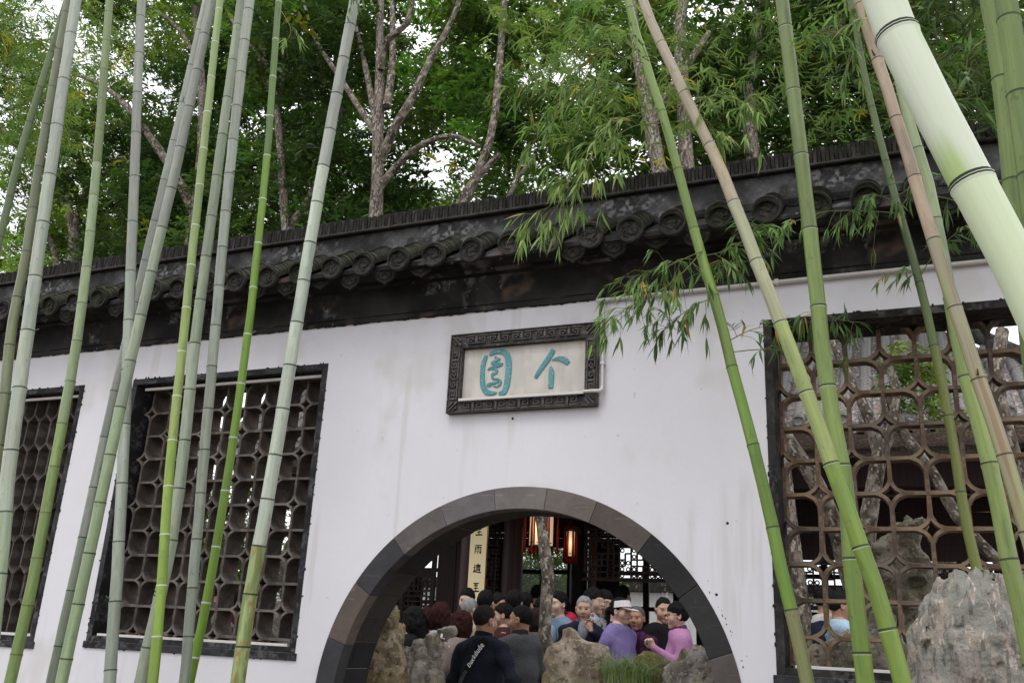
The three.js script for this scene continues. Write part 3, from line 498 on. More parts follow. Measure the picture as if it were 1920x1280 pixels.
function culm(label, z, P, r0, r1, L, ny, tones, o = {}) {
  // P: points [x, y] in the culm's plane, base first. Internodes of length L with a node at height ny. tones: [height, linear colour] from low to high
  const R = rng(Math.round(Math.abs(P[0][0]) * 1000 + z * 77 + 5)), name = 'bamboo_culm';
  const lo = P[0], l2 = P[1], hi = P[P.length - 1], h2 = P[P.length - 2], ext = (a, b, y) => [a[0] + (a[0] - b[0]) / (a[1] - b[1]) * (y - a[1]) * 0.8, y];
  const top = hi[1] + (o.top ?? 1.6), foot = ext(lo, l2, -0.05), pts = [foot, ...P, ext(hi, h2, top)].map(([x, y]) => V(x, y, z));
  if (o.leanZ) for (const p of pts) p.z += o.leanZ * p.y;
  const g = thing(name, label, 'bamboo', [foot[0], 0, pts[0].z], 0, 'bamboo culms in front of the garden wall'), base = g.position.clone();
  const c = new THREE.CatmullRomCurve3(pts.map(p => p.clone().sub(base)), false, 'centripetal'); c.arcLengthDivisions = 400; const len = c.getLength();
  const rad = (y) => Math.max(0.006, r0 + (r1 - r0) * (y - lo[1]) / (hi[1] - lo[1])), at = (s) => c.getPointAt(Math.min(1, Math.max(0, s / len)));
  let sn = 0; for (let s = 0; s < len; s += 0.01) if (at(s).y >= ny) { sn = s; break; }
  const cuts = []; let s = sn; while (s > 0.12) { cuts.unshift(s); s -= L * (0.94 + 0.12 * R()) * (s < sn ? 0.985 : 1); } s = sn + L; while (s < len - 0.02) { cuts.push(s); s += L * (0.95 + 0.1 * R()); } cuts.push(len); cuts.unshift(0);
  const N = 18;
  for (let k = 0; k + 1 < cuts.length; k++) {
    const a = cuts[k], b = cuts[k + 1], ym = at((a + b) / 2).y, pick = tones.filter(t => t[0] <= ym).pop() ?? tones[0], j = 0.9 + 0.2 * R(), q = Math.round(j * 12) / 12;
    const pos = [], rd = [], prof = [[0, 1.0], [0.012, 0.985], [0.05, 0.975], [0.5, 0.97], [0.93, 0.985], [0.98, 1.03], [1, 1.05]], bend = (R() - 0.5) * 0.006;
    for (const [t, w] of prof) { const p = at(a + (b - a) * t); p.x += bend * Math.sin(PI * t); pos.push(p); rd.push(rad(p.y) * w); }
    const gm = tubeAlong(pos, rd, N, false), uv = gm.attributes.uv, du = R(), dv = R(); for (let i = 0; i < uv.count; i++) uv.setXY(i, uv.getX(i) + du * 0.2, uv.getY(i) + dv);
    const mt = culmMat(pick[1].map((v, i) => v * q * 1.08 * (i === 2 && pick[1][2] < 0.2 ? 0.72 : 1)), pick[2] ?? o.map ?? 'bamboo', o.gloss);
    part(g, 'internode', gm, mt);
    if (k) { const p = at(a), d = at(a + 0.01).sub(at(a - 0.01)).normalize(), r = rad(p.y), off = (t) => p.clone().addScaledVector(d, t), h = Math.max(0.0035, r * (o.nodeK ?? 0.13));
      part(g, 'node_ring', tubeAlong([off(-h * 1.2), off(-h * 0.5), off(0), off(h * 0.3), off(h * 1.1)], [r * 1.0, r * 1.065, r * 1.03, r * 1.07, r * 0.985], N, false), ringMats[o.ring ?? 'dark']);
      if (o.stub !== 0 && R() < 0.16 && p.y > 1.4) { const f = R() * 6.28, u = V(Math.cos(f), 0.25, Math.sin(f)), e0 = off(h * 2).addScaledVector(u, r * 0.9); part(g, 'branch_stub', tubeAlong([e0, e0.clone().addScaledVector(u, 0.012), e0.clone().addScaledVector(u, 0.026).add(V(0, 0.008, 0))], [0.0055, 0.0042, 0.003], 6), twigMat); }
      if (o.wax) part(g, 'wax_band', tubeAlong([off(-h * 1.2 - r * (o.wax ?? 0.13)), off(-h * 1.15)], [r * 1.02, r * 1.045], N, false), waxMat); }
  }
  g.userData.curve = undefined; delete g.userData.curve;
  g.branchFrom = base; return g;
}
const local = (g, list) => list.map(([x, y, z]) => [x - g.position.x, y - g.position.y, z - g.position.z]);
const C = {};
const pale = [0.385, 0.41, 0.345], grey = [0.275, 0.282, 0.25], green = [0.255, 0.36, 0.14];
C.c1 = culm('thin dark green culm, first from the left, leaning against the foliage', 0.55, [[-6.802, 4.788], [-6.803, 5.392], [-6.739, 6.167]], 0.0314, 0.0283, 0.356, 4.94, [[0, [0.10, 0.14, 0.07]]], { top: 2.5 });
C.c2 = culm('dull grey brown culm at the left edge, beside a broad pale one', 1.2, [[-5.433, 2.869], [-5.527, 3.446], [-5.553, 3.959], [-5.633, 4.66], [-5.755, 6.173]], 0.0351, 0.0251, 0.344, 3.989, [[0, [0.17, 0.185, 0.14]], [3.9, [0.14, 0.155, 0.12]]]);
C.c3 = culm('broad pale grey green culm nearest the left edge, crossing the hexagon lattice', 1.5, [[-4.781, 1.926], [-4.863, 2.369], [-4.964, 3.205], [-5.103, 4.439], [-5.242, 5.809]], 0.0425, 0.0365, 0.373, 2.88, [[0, [0.35, 0.41, 0.29]], [2.3, pale], [4.4, [0.33, 0.35, 0.31]]]);
C.c4 = culm('light green culm that crosses the right edge of the hexagon lattice window', 1.0, [[-5.091, 1.242], [-5.078, 1.699], [-5.097, 2.53], [-5.126, 3.381], [-5.289, 4.707], [-5.544, 6.268]], 0.0356, 0.0297, 0.287, 3.073, [[0, [0.23, 0.32, 0.14]], [2.9, [0.29, 0.36, 0.2]], [4.8, [0.18, 0.23, 0.12]]], { ring: 'brown' });
C.c5 = culm('straight grey culm passing behind the leaning culm at the lattice window corner', 0.9, [[-4.411, 1.279], [-4.601, 2.473], [-4.78, 3.438], [-5.015, 4.695], [-5.311, 6.281]], 0.0361, 0.034, 0.379, 4.268, [[0, [0.34, 0.365, 0.315]], [3.9, grey]]);
C.c6 = culm('slim blue grey culm running close beside a thicker leaning one on the white wall', 0.7, [[-5.089, 1.263], [-5.058, 2.066], [-5.025, 3.041], [-4.964, 4.095], [-4.885, 5.422]], 0.0305, 0.0266, 0.331, 2.088, [[0, [0.26, 0.295, 0.23]], [2.0, [0.32, 0.33, 0.30]]]);
C.c7 = culm('grey green culm that leans furthest right across the two left windows', 1.25, [[-4.401, 1.282], [-4.374, 1.95], [-4.335, 3.091], [-4.252, 4.426], [-4.203, 5.721]], 0.0341, 0.0317, 0.293, 2.798, [[0, [0.29, 0.36, 0.21]], [2.7, [0.31, 0.35, 0.26]], [4.0, grey]]);
C.c8 = culm('yellow green culm standing in front of a thicker pale one', 1.45, [[-3.573, 1.346], [-3.606, 1.707], [-3.685, 2.348], [-3.751, 3.176], [-3.831, 4.221], [-3.924, 5.495]], 0.0269, 0.0229, 0.263, 2.771, [[0, [0.22, 0.32, 0.06]], [2.4, [0.27, 0.34, 0.13]], [3.3, [0.24, 0.31, 0.15]]], { ring: 'light' });
C.c9 = culm('thick pale culm crossing behind the yellow green one', 1.1, [[-3.978, 1.304], [-3.921, 2.078], [-3.994, 3.316], [-4.038, 4.441], [-4.083, 5.802]], 0.0354, 0.0303, 0.298, 2.923, [[0, [0.335, 0.37, 0.29]], [3.2, [0.295, 0.33, 0.24]]]);
C.c10 = culm('streaked blue grey culm between the yellow green and the vivid green culms', 1.25, [[-3.548, 1.329], [-3.605, 2.007], [-3.708, 3.239], [-3.794, 4.305], [-3.861, 5.63]], 0.0278, 0.0327, 0.256, 2.751, [[0, [0.265, 0.285, 0.24]], [3.2, [0.315, 0.33, 0.29]]]);
C.c11 = culm('slim vivid green culm with white node lines before the octagon lattice', 1.05, [[-3.677, 1.32], [-3.645, 1.752], [-3.628, 2.477], [-3.634, 3.3], [-3.682, 4.407], [-3.783, 5.68]], 0.0262, 0.0223, 0.313, 2.951, [[0, [0.16, 0.28, 0.03]], [4.6, [0.11, 0.19, 0.05]]], { ring: 'light', wax: 0.1 });
C.c12 = culm('mottled pale culm with rust stained foot beside the moon gate wall', 1.2, [[-3.239, 1.345], [-3.234, 1.751], [-3.197, 2.382], [-3.163, 3.207], [-3.115, 4.231], [-3.033, 5.447]], 0.0384, 0.0344, 0.253, 2.73, [[0, [0.34, 0.36, 0.26], 'bambooRust'], [1.95, [0.475, 0.515, 0.44]], [4.3, [0.345, 0.36, 0.32]]]);
C.r1 = culm('green culm bending down beside the right lattice window from the leafy branches', 1.0, [[-0.456, 1.47], [-0.539, 1.924], [-0.61, 2.324], [-0.73, 2.864], [-0.809, 3.235], [-0.905, 3.626], [-1.067, 4.334], [-1.233, 4.97]], 0.0303, 0.0229, 0.379, 2.864, [[0, [0.19, 0.19, 0.11]], [1.75, [0.145, 0.245, 0.04]], [3.0, [0.18, 0.265, 0.07]]]);
C.r2 = culm('tan topped culm, second in the right clump, crossing a straight green one', 1.6, [[-0.074, 1.497], [-0.13, 1.777], [-0.23, 2.144], [-0.337, 2.547], [-0.511, 3.134], [-0.682, 3.682], [-0.865, 4.165], [-1.012, 4.605]], 0.0326, 0.0237, 0.312, 2.547, [[0, [0.19, 0.28, 0.06]], [2.15, [0.3, 0.35, 0.16]], [2.85, [0.38, 0.38, 0.24]], [3.45, [0.38, 0.31, 0.22]]], { wax: 0.09 });
C.r3 = culm('straight bright green culm in the middle of the right lattice window', 1.1, [[-0.219, 1.481], [-0.24, 1.913], [-0.25, 2.294], [-0.293, 2.706], [-0.325, 3.4], [-0.372, 4.282], [-0.402, 4.82]], 0.0364, 0.0349, 0.382, 2.706, [[0, [0.175, 0.265, 0.06]], [2.3, [0.195, 0.265, 0.09]], [3.6, [0.15, 0.2, 0.075]]], { wax: 0.09 });
C.r4 = culm('dry tan culm with brown streaks resting over a pale green one', 1.65, [[0.36, 2.054], [0.322, 2.293], [0.272, 2.548], [0.22, 2.838], [0.167, 3.141], [0.112, 3.482], [0.049, 3.853], [-0.027, 4.304]], 0.0276, 0.0234, 0.291, 2.548, [[0, [0.36, 0.32, 0.22], 'bambooTan'], [3.1, [0.38, 0.28, 0.2]]], { wax: 0 });
C.r5 = culm('pale green culm half hidden behind the dry tan one', 1.2, [[0.351, 1.839], [0.333, 1.998], [0.308, 2.326], [0.26, 2.686], [0.217, 3.266], [0.2, 3.526], [0.137, 3.969], [0.107, 4.245]], 0.0345, 0.0214, 0.368, 2.326, [[0, [0.25, 0.32, 0.13]], [2.9, [0.3, 0.36, 0.2]]]);
C.r6 = culm('thin dark green culm nearest the right lattice, ending behind the tall stone', 0.5, [[0.255, 2.04], [0.234, 2.242], [0.208, 2.692], [0.146, 3.338], [0.081, 3.78], [-0.005, 4.383], [-0.047, 4.781]], 0.0244, 0.018, 0.358, 2.692, [[0, [0.15, 0.17, 0.04]], [2.9, [0.09, 0.13, 0.045]]]);
C.r7 = culm('very thick whitish culm nearest the camera at the right edge', 3.0, [[0.311, 2.313], [0.206, 2.68], [0.072, 3.144], [0.046, 3.264]], 0.0512, 0.0551, 0.483, 2.68, [[0, [0.52, 0.57, 0.42], 'bambooPale'], [2.66, [0.60, 0.63, 0.55], 'bambooPale']], { top: 0.7, gloss: 0.55, wax: 0.1, nodeK: 0.16, stub: 0 });
C.r8 = culm('dark culm in shade near the top right corner, the left one of two', 1.6, [[0.472, 3.352], [0.484, 3.867], [0.48, 4.206]], 0.0374, 0.0402, 0.459, 3.359, [[0, [0.17, 0.225, 0.11]]], { gloss: 0.8 });
C.r9 = culm('dark culm at the very top right corner, the right one of two', 2.2, [[0.448, 3.375], [0.451, 3.76]], 0.0375, 0.0371, 0.3, 3.375, [[0, [0.17, 0.22, 0.115]]], { gloss: 0.8 });

{ // leafy branches: written from the node they leave to their tip
  const mid = bladeMats.slice(0, 4), bright = [bladeMats[0], bladeMats[2], bladeMats[4]], dim = [bladeMats[1], bladeMats[3]];
  const B = (k, seed, pts, n, sp, len, mats, droop, per) => spray(C[k], seed, local(C[k], pts), n, sp, len, mats, droop, per);
  B('r1', 1, [[-0.856, 3.483, 1.02], [-0.996, 3.394, 1.1], [-1.16, 3.341, 1.1], [-1.271, 3.27, 1.05]], 30, 0.2, 0.104, mid);
  B('r1', 2, [[-0.856, 3.483, 1.02], [-0.958, 3.298, 1.15], [-1.172, 3.166, 1.15], [-1.352, 3.13, 1.1]], 26, 0.18, 0.104, mid);
  B('r1', 3, [[-0.812, 3.235, 1], [-0.892, 3.156, 1.1], [-0.971, 3.108, 1.1], [-1.063, 3.05, 1.05]], 20, 0.16, 0.104, dim, 1.1);
  B('r1', 4, [[-0.856, 3.462, 1], [-0.757, 3.5, 0.95], [-0.662, 3.546, 0.95], [-0.601, 3.65, 0.9]], 26, 0.17, 0.104, mid, 1.0);
  B('r1', 5, [[-0.856, 3.433, 1], [-0.808, 3.439, 0.9], [-0.722, 3.478, 0.85]], 11, 0.15, 0.099, mid, 1.2);
  B('r1', 6, [[-0.731, 2.949, 0.98], [-0.598, 2.977, 0.9], [-0.356, 2.954, 0.85], [0.154, 2.873, 0.7]], 3, 0.1, 0.1, dim, 0.7, 3);
  B('r1', 7, [[-0.75, 3.005, 0.98], [-0.646, 3.083, 0.9], [-0.55, 3.108, 0.85], [-0.48, 3.082, 0.8]], 10, 0.14, 0.1, dim, 0.8);
  B('r6', 8, [[0.082, 3.798, 0.5], [-0.122, 3.797, 0.6], [-0.301, 3.766, 0.7], [-0.522, 3.654, 0.8]], 20, 0.16, 0.108, mid, 0.9);
  B('r6', 9, [[0.072, 3.831, 0.5], [0.012, 3.854, 0.6], [-0.088, 3.835, 0.7]], 9, 0.15, 0.108, dim, 1.2);
  B('r6', 10, [[0.142, 3.429, 0.5], [0.082, 3.46, 0.55], [-0.007, 3.421, 0.6]], 6, 0.12, 0.099, dim, 1.0);
  B('r6', 11, [[0.142, 3.429, 0.5], [0.211, 3.518, 0.55], [0.315, 3.599, 0.6], [0.406, 3.599, 0.7]], 8, 0.15, 0.099, dim, 0.8);
  B('r6', 12, [[0.064, 3.895, 0.5], [0.195, 3.917, 0.6], [0.337, 3.872, 0.7]], 7, 0.15, 0.099, dim, 0.9);
  B('r3', 13, [[-0.302, 3.078, 1.1], [-0.382, 3.095, 1], [-0.461, 3.098, 0.95]], 6, 0.1, 0.1, dim, 0.8);
  B('r3', 14, [[-0.302, 3.07, 1.1], [-0.218, 3.058, 1], [-0.128, 3.054, 0.95]], 6, 0.1, 0.1, dim, 0.8);
  B('r1', 15, [[-1.044, 4.27, 1], [-1.194, 4.149, 1.2], [-1.361, 3.936, 1.3], [-1.592, 3.583, 1.35]], 24, 0.2, 0.117, bright, 1.1);
  B('r1', 16, [[-1.073, 4.375, 1], [-1.252, 4.193, 1.2], [-1.446, 3.858, 1.3], [-1.729, 3.565, 1.3]], 24, 0.19, 0.117, bright, 1.2);
  B('r1', 17, [[-1.126, 4.522, 1], [-1.345, 4.442, 1.2], [-1.518, 4.284, 1.3], [-1.722, 4.063, 1.3]], 16, 0.24, 0.113, mid, 1.0);
  B('r1', 18, [[-1.148, 4.665, 1], [-1.379, 4.653, 1.2], [-1.589, 4.566, 1.3], [-1.834, 4.416, 1.3]], 18, 0.26, 0.113, mid, 0.9);
  B('r2', 19, [[-0.797, 3.954, 1.6], [-0.692, 4.051, 1.5], [-0.569, 3.997, 1.5], [-0.501, 3.87, 1.5]], 30, 0.15, 0.1, bright, 0.7);
  B('r2', 20, [[-0.785, 3.937, 1.6], [-0.71, 3.881, 1.55], [-0.672, 3.818, 1.5]], 9, 0.13, 0.1, bright, 0.9);
  B('r2', 21, [[-0.865, 4.165, 1.6], [-0.987, 4.225, 1.65], [-1.132, 4.376, 1.7], [-1.326, 4.518, 1.7]], 14, 0.2, 0.1, mid, 0.9);
  B('r3', 22, [[-0.385, 4.52, 1.1], [-0.166, 4.492, 1.2], [-0.072, 4.308, 1.3], [-0.13, 4.144, 1.3]], 10, 0.16, 0.099, mid, 1.1);
  B('r4', 23, [[0.005, 4.13, 1.65], [-0.075, 4.223, 1.7], [-0.139, 4.176, 1.75]], 5, 0.12, 0.099, bright, 1.2);
  B('r5', 24, [[0.139, 3.921, 1.2], [0.306, 3.938, 1.3], [0.438, 4.036, 1.4], [0.474, 4.04, 1.5]], 9, 0.2, 0.14, dim, 1.1);
  B('r5', 25, [[0.197, 3.543, 1.2], [0.317, 3.533, 1.1], [0.483, 3.424, 1], [0.552, 3.388, 1]], 8, 0.15, 0.108, dim, 0.9);
  B('c11', 26, [[-3.789, 5.717, 1.05], [-3.513, 5.321, 1.2], [-3.501, 5.2, 1.25]], 3, 0.1, 0.117, bright, 1.2);
  B('c12', 27, [[-3.033, 5.447, 1.2], [-2.994, 5.483, 1.3], [-2.862, 5.287, 1.35]], 4, 0.12, 0.099, mid, 1.4);
  for (const [culm, list] of manyBlades) { delete culm.userData.n; leafGeos.forEach((g, k) => { const l = list.filter(q => q[0] === k); if (!l.length) return; const im = new THREE.InstancedMesh(g, bladeTint, l.length); l.forEach(([, m, c], i) => { im.setMatrixAt(i, m); im.setColorAt(i, c); }); im.name = 'foliage'; culm.add(stuff(shade(im))); }); }
  const cl = (k, seed, list, len, tint) => bladeCloud(C[k], seed, list.map(([p, r, n]) => { const q = local(C[k], [p])[0]; return [...q, r, r * 0.8, r, n]; }), len, tint);
  cl('r1', 51, [[[-1.582, 5.299, 0.5], 0.55, 90], [[-2.075, 5.533, 0.4], 0.45, 70], [[-1.415, 4.932, 0.2], 0.45, 55], [[-1.823, 4.955, 0.3], 0.4, 55]], 0.108, [0.18, 0.31, 0.065]);
  cl('r3', 52, [[[-0.773, 5.637, -0.2], 0.7, 70], [[-1.051, 5.597, -0.3], 0.5, 50], [[-0.232, 5.337, -0.2], 0.6, 80], [[-0.14, 4.915, -0.4], 0.5, 60]], 0.105, [0.125, 0.22, 0.05]);
  cl('r6', 53, [[[0.208, 5.11, 0.2], 0.5, 60], [[0.541, 5.027, 0.2], 0.5, 70], [[0.403, 4.682, 0], 0.45, 50]], 0.12, [0.08, 0.13, 0.045]);
  // unseen crowns added over the right hand clump, to shade the wall below
  cl('r8', 55, [[[0.4, 6.2, 1.4], 0.9, 130], [[1.3, 5.6, 2.0], 0.9, 130], [[-0.5, 6.6, 1.6], 0.9, 110], [[1.7, 4.6, 2.6], 0.8, 110]], 0.13, [0.13, 0.20, 0.05]);
  cl('r2', 56, [[[-1.5, 6.6, 1.6], 0.9, 100], [[-2.3, 7.2, 1.8], 0.8, 60]], 0.13, [0.13, 0.20, 0.05]);
  cl('c1', 54, [[[-7.568, 6.964, 0.3], 0.9, 210], [[-7.289, 6.798, 0], 0.8, 140], [[-7.877, 6.315, 0], 0.7, 150], [[-8.219, 6.884, -0.4], 0.9, 170], [[-7.423, 7.626, -0.4], 0.7, 90], [[-8.034, 5.794, -0.2], 0.6, 80]], 0.115, [0.16, 0.28, 0.055]);
}

// ------------------------------------------------------------------ surface nets: a mesh round f(x, y, z) < 0
function nets(f, lo, hi, h) {
  const n = [0, 1, 2].map(i => Math.max(2, Math.ceil((hi[i] - lo[i]) / h) + 1)), [nx, ny, nz] = n, F = new Float32Array(nx * ny * nz), I = (x, y, z) => x + nx * (y + ny * z);
  for (let Z = 0; Z < nz; Z += 4) for (let Y = 0; Y < ny; Y += 4) for (let X = 0; X < nx; X += 4) {    // blocks far from the surface are filled at once
    const c = f(lo[0] + (X + 1.5) * h, lo[1] + (Y + 1.5) * h, lo[2] + (Z + 1.5) * h), far = Math.abs(c) > 4.6 * h + 0.012;
    for (let z = Z; z < Math.min(nz, Z + 4); z++) for (let y = Y; y < Math.min(ny, Y + 4); y++) for (let x = X; x < Math.min(nx, X + 4); x++) F[I(x, y, z)] = far ? c : f(lo[0] + x * h, lo[1] + y * h, lo[2] + z * h);
  }
  const id = new Int32Array(nx * ny * nz).fill(-1), pos = [], idx = [], E = [[0, 1], [0, 2], [0, 4], [1, 3], [1, 5], [2, 3], [2, 6], [3, 7], [4, 5], [4, 6], [5, 7], [6, 7]];
  for (let z = 0; z < nz - 1; z++) for (let y = 0; y < ny - 1; y++) for (let x = 0; x < nx - 1; x++) {
    const v = []; let m = 0; for (let k = 0; k < 8; k++) { const q = F[I(x + (k & 1), y + ((k >> 1) & 1), z + (k >> 2))]; v.push(q); if (q < 0) m |= 1 << k; }
    if (m === 0 || m === 255) continue;
    let c = 0, px = 0, py = 0, pz = 0;
    for (const [a, b] of E) { if ((v[a] < 0) === (v[b] < 0)) continue; const t = v[a] / (v[a] - v[b]); px += (a & 1) + ((b & 1) - (a & 1)) * t; py += ((a >> 1) & 1) + (((b >> 1) & 1) - ((a >> 1) & 1)) * t; pz += (a >> 2) + ((b >> 2) - (a >> 2)) * t; c++; }
    id[I(x, y, z)] = pos.length / 3; pos.push(lo[0] + (x + px / c) * h, lo[1] + (y + py / c) * h, lo[2] + (z + pz / c) * h);
  }
  const quad = (a, b, c, d, flip) => { if (a < 0 || b < 0 || c < 0 || d < 0) return; flip ? idx.push(a, c, b, a, d, c) : idx.push(a, b, c, a, c, d); };
  for (let z = 1; z < nz - 1; z++) for (let y = 1; y < ny - 1; y++) for (let x = 1; x < nx - 1; x++) {
    const s = F[I(x, y, z)] < 0;
    if (s !== (F[I(x + 1, y, z)] < 0)) quad(id[I(x, y - 1, z - 1)], id[I(x, y, z - 1)], id[I(x, y, z)], id[I(x, y - 1, z)], !s);
    if (s !== (F[I(x, y + 1, z)] < 0)) quad(id[I(x - 1, y, z - 1)], id[I(x - 1, y, z)], id[I(x, y, z)], id[I(x, y, z - 1)], !s);
    if (s !== (F[I(x, y, z + 1)] < 0)) quad(id[I(x - 1, y - 1, z)], id[I(x, y - 1, z)], id[I(x, y, z)], id[I(x - 1, y, z)], !s);
  }
  const g = new THREE.BufferGeometry(); g.setAttribute('position', new THREE.Float32BufferAttribute(pos, 3)); g.setIndex(idx); g.computeVertexNormals(); return g;
}
const smin = (a, b, k) => { const h = Math.max(0, k - Math.abs(a - b)) / k; return Math.min(a, b) - h * h * k * 0.25; };
const capsule = (x, y, z, a, b, ra, rb) => { const dx = b[0] - a[0], dy = b[1] - a[1], dz = b[2] - a[2], px = x - a[0], py = y - a[1], pz = z - a[2], t = Math.min(1, Math.max(0, (px * dx + py * dy + pz * dz) / (dx * dx + dy * dy + dz * dz))); return Math.hypot(px - t * dx, py - t * dy, pz - t * dz) - (ra + (rb - ra) * t); };
const ellip = (x, y, z, c, r) => { const a = (x - c[0]) / r[0], b = (y - c[1]) / r[1], d = (z - c[2]) / r[2], q = Math.hypot(a, b, d), g = Math.hypot(a / r[0], b / r[1], d / r[2]); return g < 1e-9 ? -Math.min(...r) : q * (q - 1) / g; };

// ------------------------------------------------------------------ stones
function creases(x, y, z, s) {                          // distance between the two nearest of scattered points: small along the creases between lumps
  const xi = Math.floor(x), yi = Math.floor(y), zi = Math.floor(z); let a = 9, b = 9;
  for (let k = -1; k < 2; k++) for (let j = -1; j < 2; j++) for (let i = -1; i < 2; i++) { const X = xi + i, Y = yi + j, Z = zi + k, q = Math.hypot(X + hash(X + 57 * Z, Y - 31 * Z, s) - x, Y + hash(X + 57 * Z, Y - 31 * Z, s + 1) - y, Z + hash(X + 57 * Z, Y - 31 * Z, s + 2) - z); if (q < a) { b = a; a = q; } else if (q < b) b = q; }
  return b - a;
}
function stone(name, label, blobs, holes, seed, mat, h = 0.022, amp = 0.05, group) {
  // blobs: [x, y, z, rx, ry, rz] in world metres; holes the same, cut out
  const lo = [1e9, 1e9, 1e9], hi = [-1e9, -1e9, -1e9]; let bx = 0, bz = 0;
  for (const b of blobs) { for (let i = 0; i < 3; i++) { lo[i] = Math.min(lo[i], b[i] - b[i + 3] - 0.08); hi[i] = Math.max(hi[i], b[i] + b[i + 3] + 0.08); } bx += b[0] / blobs.length; bz += b[2] / blobs.length; }
  const f = (x, y, z) => {
    let d = 9; for (const b of blobs) d = smin(d, ellip(x, y, z, b, b.slice(3)), 0.07);
    if (d > 0.14 || d < -0.14) return d; const w = fbm3(x * 5, y * 4.5, z * 5, 3, seed), r = Math.abs(fbm3(x * 9, y * 7, z * 9, 3, seed + 9)), wx = x + 0.06 * w, c1 = creases(wx * 8, y * 6.5, z * 8, seed + 3), c2 = creases(wx * 19, y * 17, z * 19, seed + 5);
    d += amp * 2.6 * w + amp * 0.9 * (0.3 - 1.6 * r) + amp * 1.6 * (0.33 - 1.2 * Math.min(0.5, c1)) + amp * 0.7 * (0.3 - Math.min(0.5, c2)) + amp * 0.25 * fbm3(x * 50, y * 44, z * 50, 2, seed + 29);
    for (const c of holes) d = -smin(-d, ellip(x, y, z, c, c.slice(3)), 0.03);
    return Math.max(-0.2, Math.min(0.2, d));
  };
  const g = clean(nets(f, lo, hi, h)); g.translate(-bx, 0, -bz);
  const o = part(scene, name, g, mat); o.position.set(bx, 0, bz); return tag(o, label, 'rock', group);
}
stone('garden_rock', 'tall pitted brown stone squeezed against the left jamb inside the moon gate', [[...[-3.585, 1.727, -0.85], 0.08, 0.16, 0.1], [...[-3.638, 1.521, -0.9], 0.14, 0.2, 0.14], [...[-3.599, 1.283, -0.9], 0.2, 0.25, 0.17], [...[-3.602, 0.82, -0.9], 0.3, 0.75, 0.24]], [[...[-3.39, 1.637, -0.75], 0.05, 0.04, 0.09]], 3, std({ map: T.rock, color: rgb(1.0, 0.9, 0.7), bumpMap: T.rough, bumpScale: 0.015, roughness: 0.9 }), 0.018, 0.05);
stone('garden_rock', 'hollowed grey stone with a beak shaped top, in front of the long haired woman', [[...[-3.187, 1.628, -1], 0.075, 0.03, 0.06], [...[-3.289, 1.531, -1], 0.10, 0.07, 0.09], [...[-3.341, 1.425, -1], 0.145, 0.15, 0.12], [...[-3.371, 1.223, -1], 0.19, 0.19, 0.16], [...[-3.4, 0.83, -1], 0.3, 0.75, 0.22]], [[...[-3.165, 1.611, -0.9], 0.03, 0.018, 0.1], [...[-3.24, 1.411, -0.87], 0.025, 0.022, 0.05], [...[-3.297, 1.419, -0.87], 0.028, 0.018, 0.04]], 5, M.rock, 0.016, 0.045);
stone('garden_rock', 'broad flat pale stone slab with a notched top, before the grey haired man', [[...[-2.236, 1.585, -1.05], 0.085, 0.12, 0.07], [...[-2.263, 1.462, -1.05], 0.15, 0.17, 0.09], [...[-2.162, 1.449, -1.05], 0.19, 0.16, 0.1], [...[-2.071, 1.499, -1.05], 0.13, 0.115, 0.09], [...[-2.183, 1.157, -1.1], 0.3, 0.3, 0.16]], [[...[-2.044, 1.653, -1.05], 0.13, 0.055, 0.25], [...[-2.348, 1.634, -1.05], 0.05, 0.05, 0.2]], 7, std({ map: T.rock, color: rgb(1.35, 1.22, 1.08), bumpMap: T.rough, bumpScale: 0.01, roughness: 0.9 }), 0.013, 0.022);
stone('garden_rock', 'mossy yellow green stone behind the grass clump in the moon gate', [[...[-1.681, 1.458, -1], 0.1, 0.115, 0.1], [...[-1.699, 1.292, -1], 0.17, 0.2, 0.15]], [], 9, M.rockMoss, 0.016, 0.04);
stone('garden_rock', 'lumpy grey stone against the right jamb inside the moon gate', [[...[-1.284, 1.501, -0.7], 0.12, 0.1, 0.1], [...[-1.403, 1.416, -0.75], 0.12, 0.1, 0.12], [...[-1.322, 1.229, -0.75], 0.26, 0.26, 0.2]], [[...[-1.234, 1.475, -0.6], 0.03, 0.02, 0.05]], 11, M.rock, 0.016, 0.05);
stone('garden_rock', 'small pale stone tip between the pink shirt and the right jamb', [[...[-1.431, 1.57, -1], 0.035, 0.06, 0.04], [...[-1.461, 1.42, -1], 0.1, 0.13, 0.09]], [], 13, M.rockWarm, 0.014, 0.025);
stone('garden_rock', 'standing stone with a mushroom cap, seen through the right lattice', [[...[-0.029, 2.405, -1.3], 0.15, 0.055, 0.1], [...[-0.039, 2.279, -1.3], 0.1, 0.13, 0.09], [...[-0.065, 2.143, -1.3], 0.165, 0.14, 0.12], [...[-0.093, 1.993, -1.3], 0.21, 0.18, 0.15], [...[-0.128, 1.54, -1.3], 0.28, 0.85, 0.2]], [[...[-0, 2.045, -1.18], 0.06, 0.035, 0.06]], 15, std({ map: T.rock, color: rgb(0.72, 0.72, 0.62), bumpMap: T.rough, bumpScale: 0.015, roughness: 0.9 }), 0.018, 0.045);
stone('garden_rock', 'round brownish boulder low behind the right lattice, left of the mushroom stone', [[...[-0.355, 1.604, -0.95], 0.24, 0.15, 0.16], [...[-0.229, 1.718, -1], 0.11, 0.15, 0.1], [...[-0.349, 1.287, -1], 0.4, 0.4, 0.25]], [], 17, M.rock, 0.02, 0.045);
stone('garden_rock', 'pale pointed stone at the foot of the right lattice, near two walking people', [[...[-0.609, 1.545, -0.9], 0.07, 0.11, 0.08], [...[-0.642, 1.33, -0.9], 0.16, 0.2, 0.13]], [], 19, M.rockWarm, 0.016, 0.04);
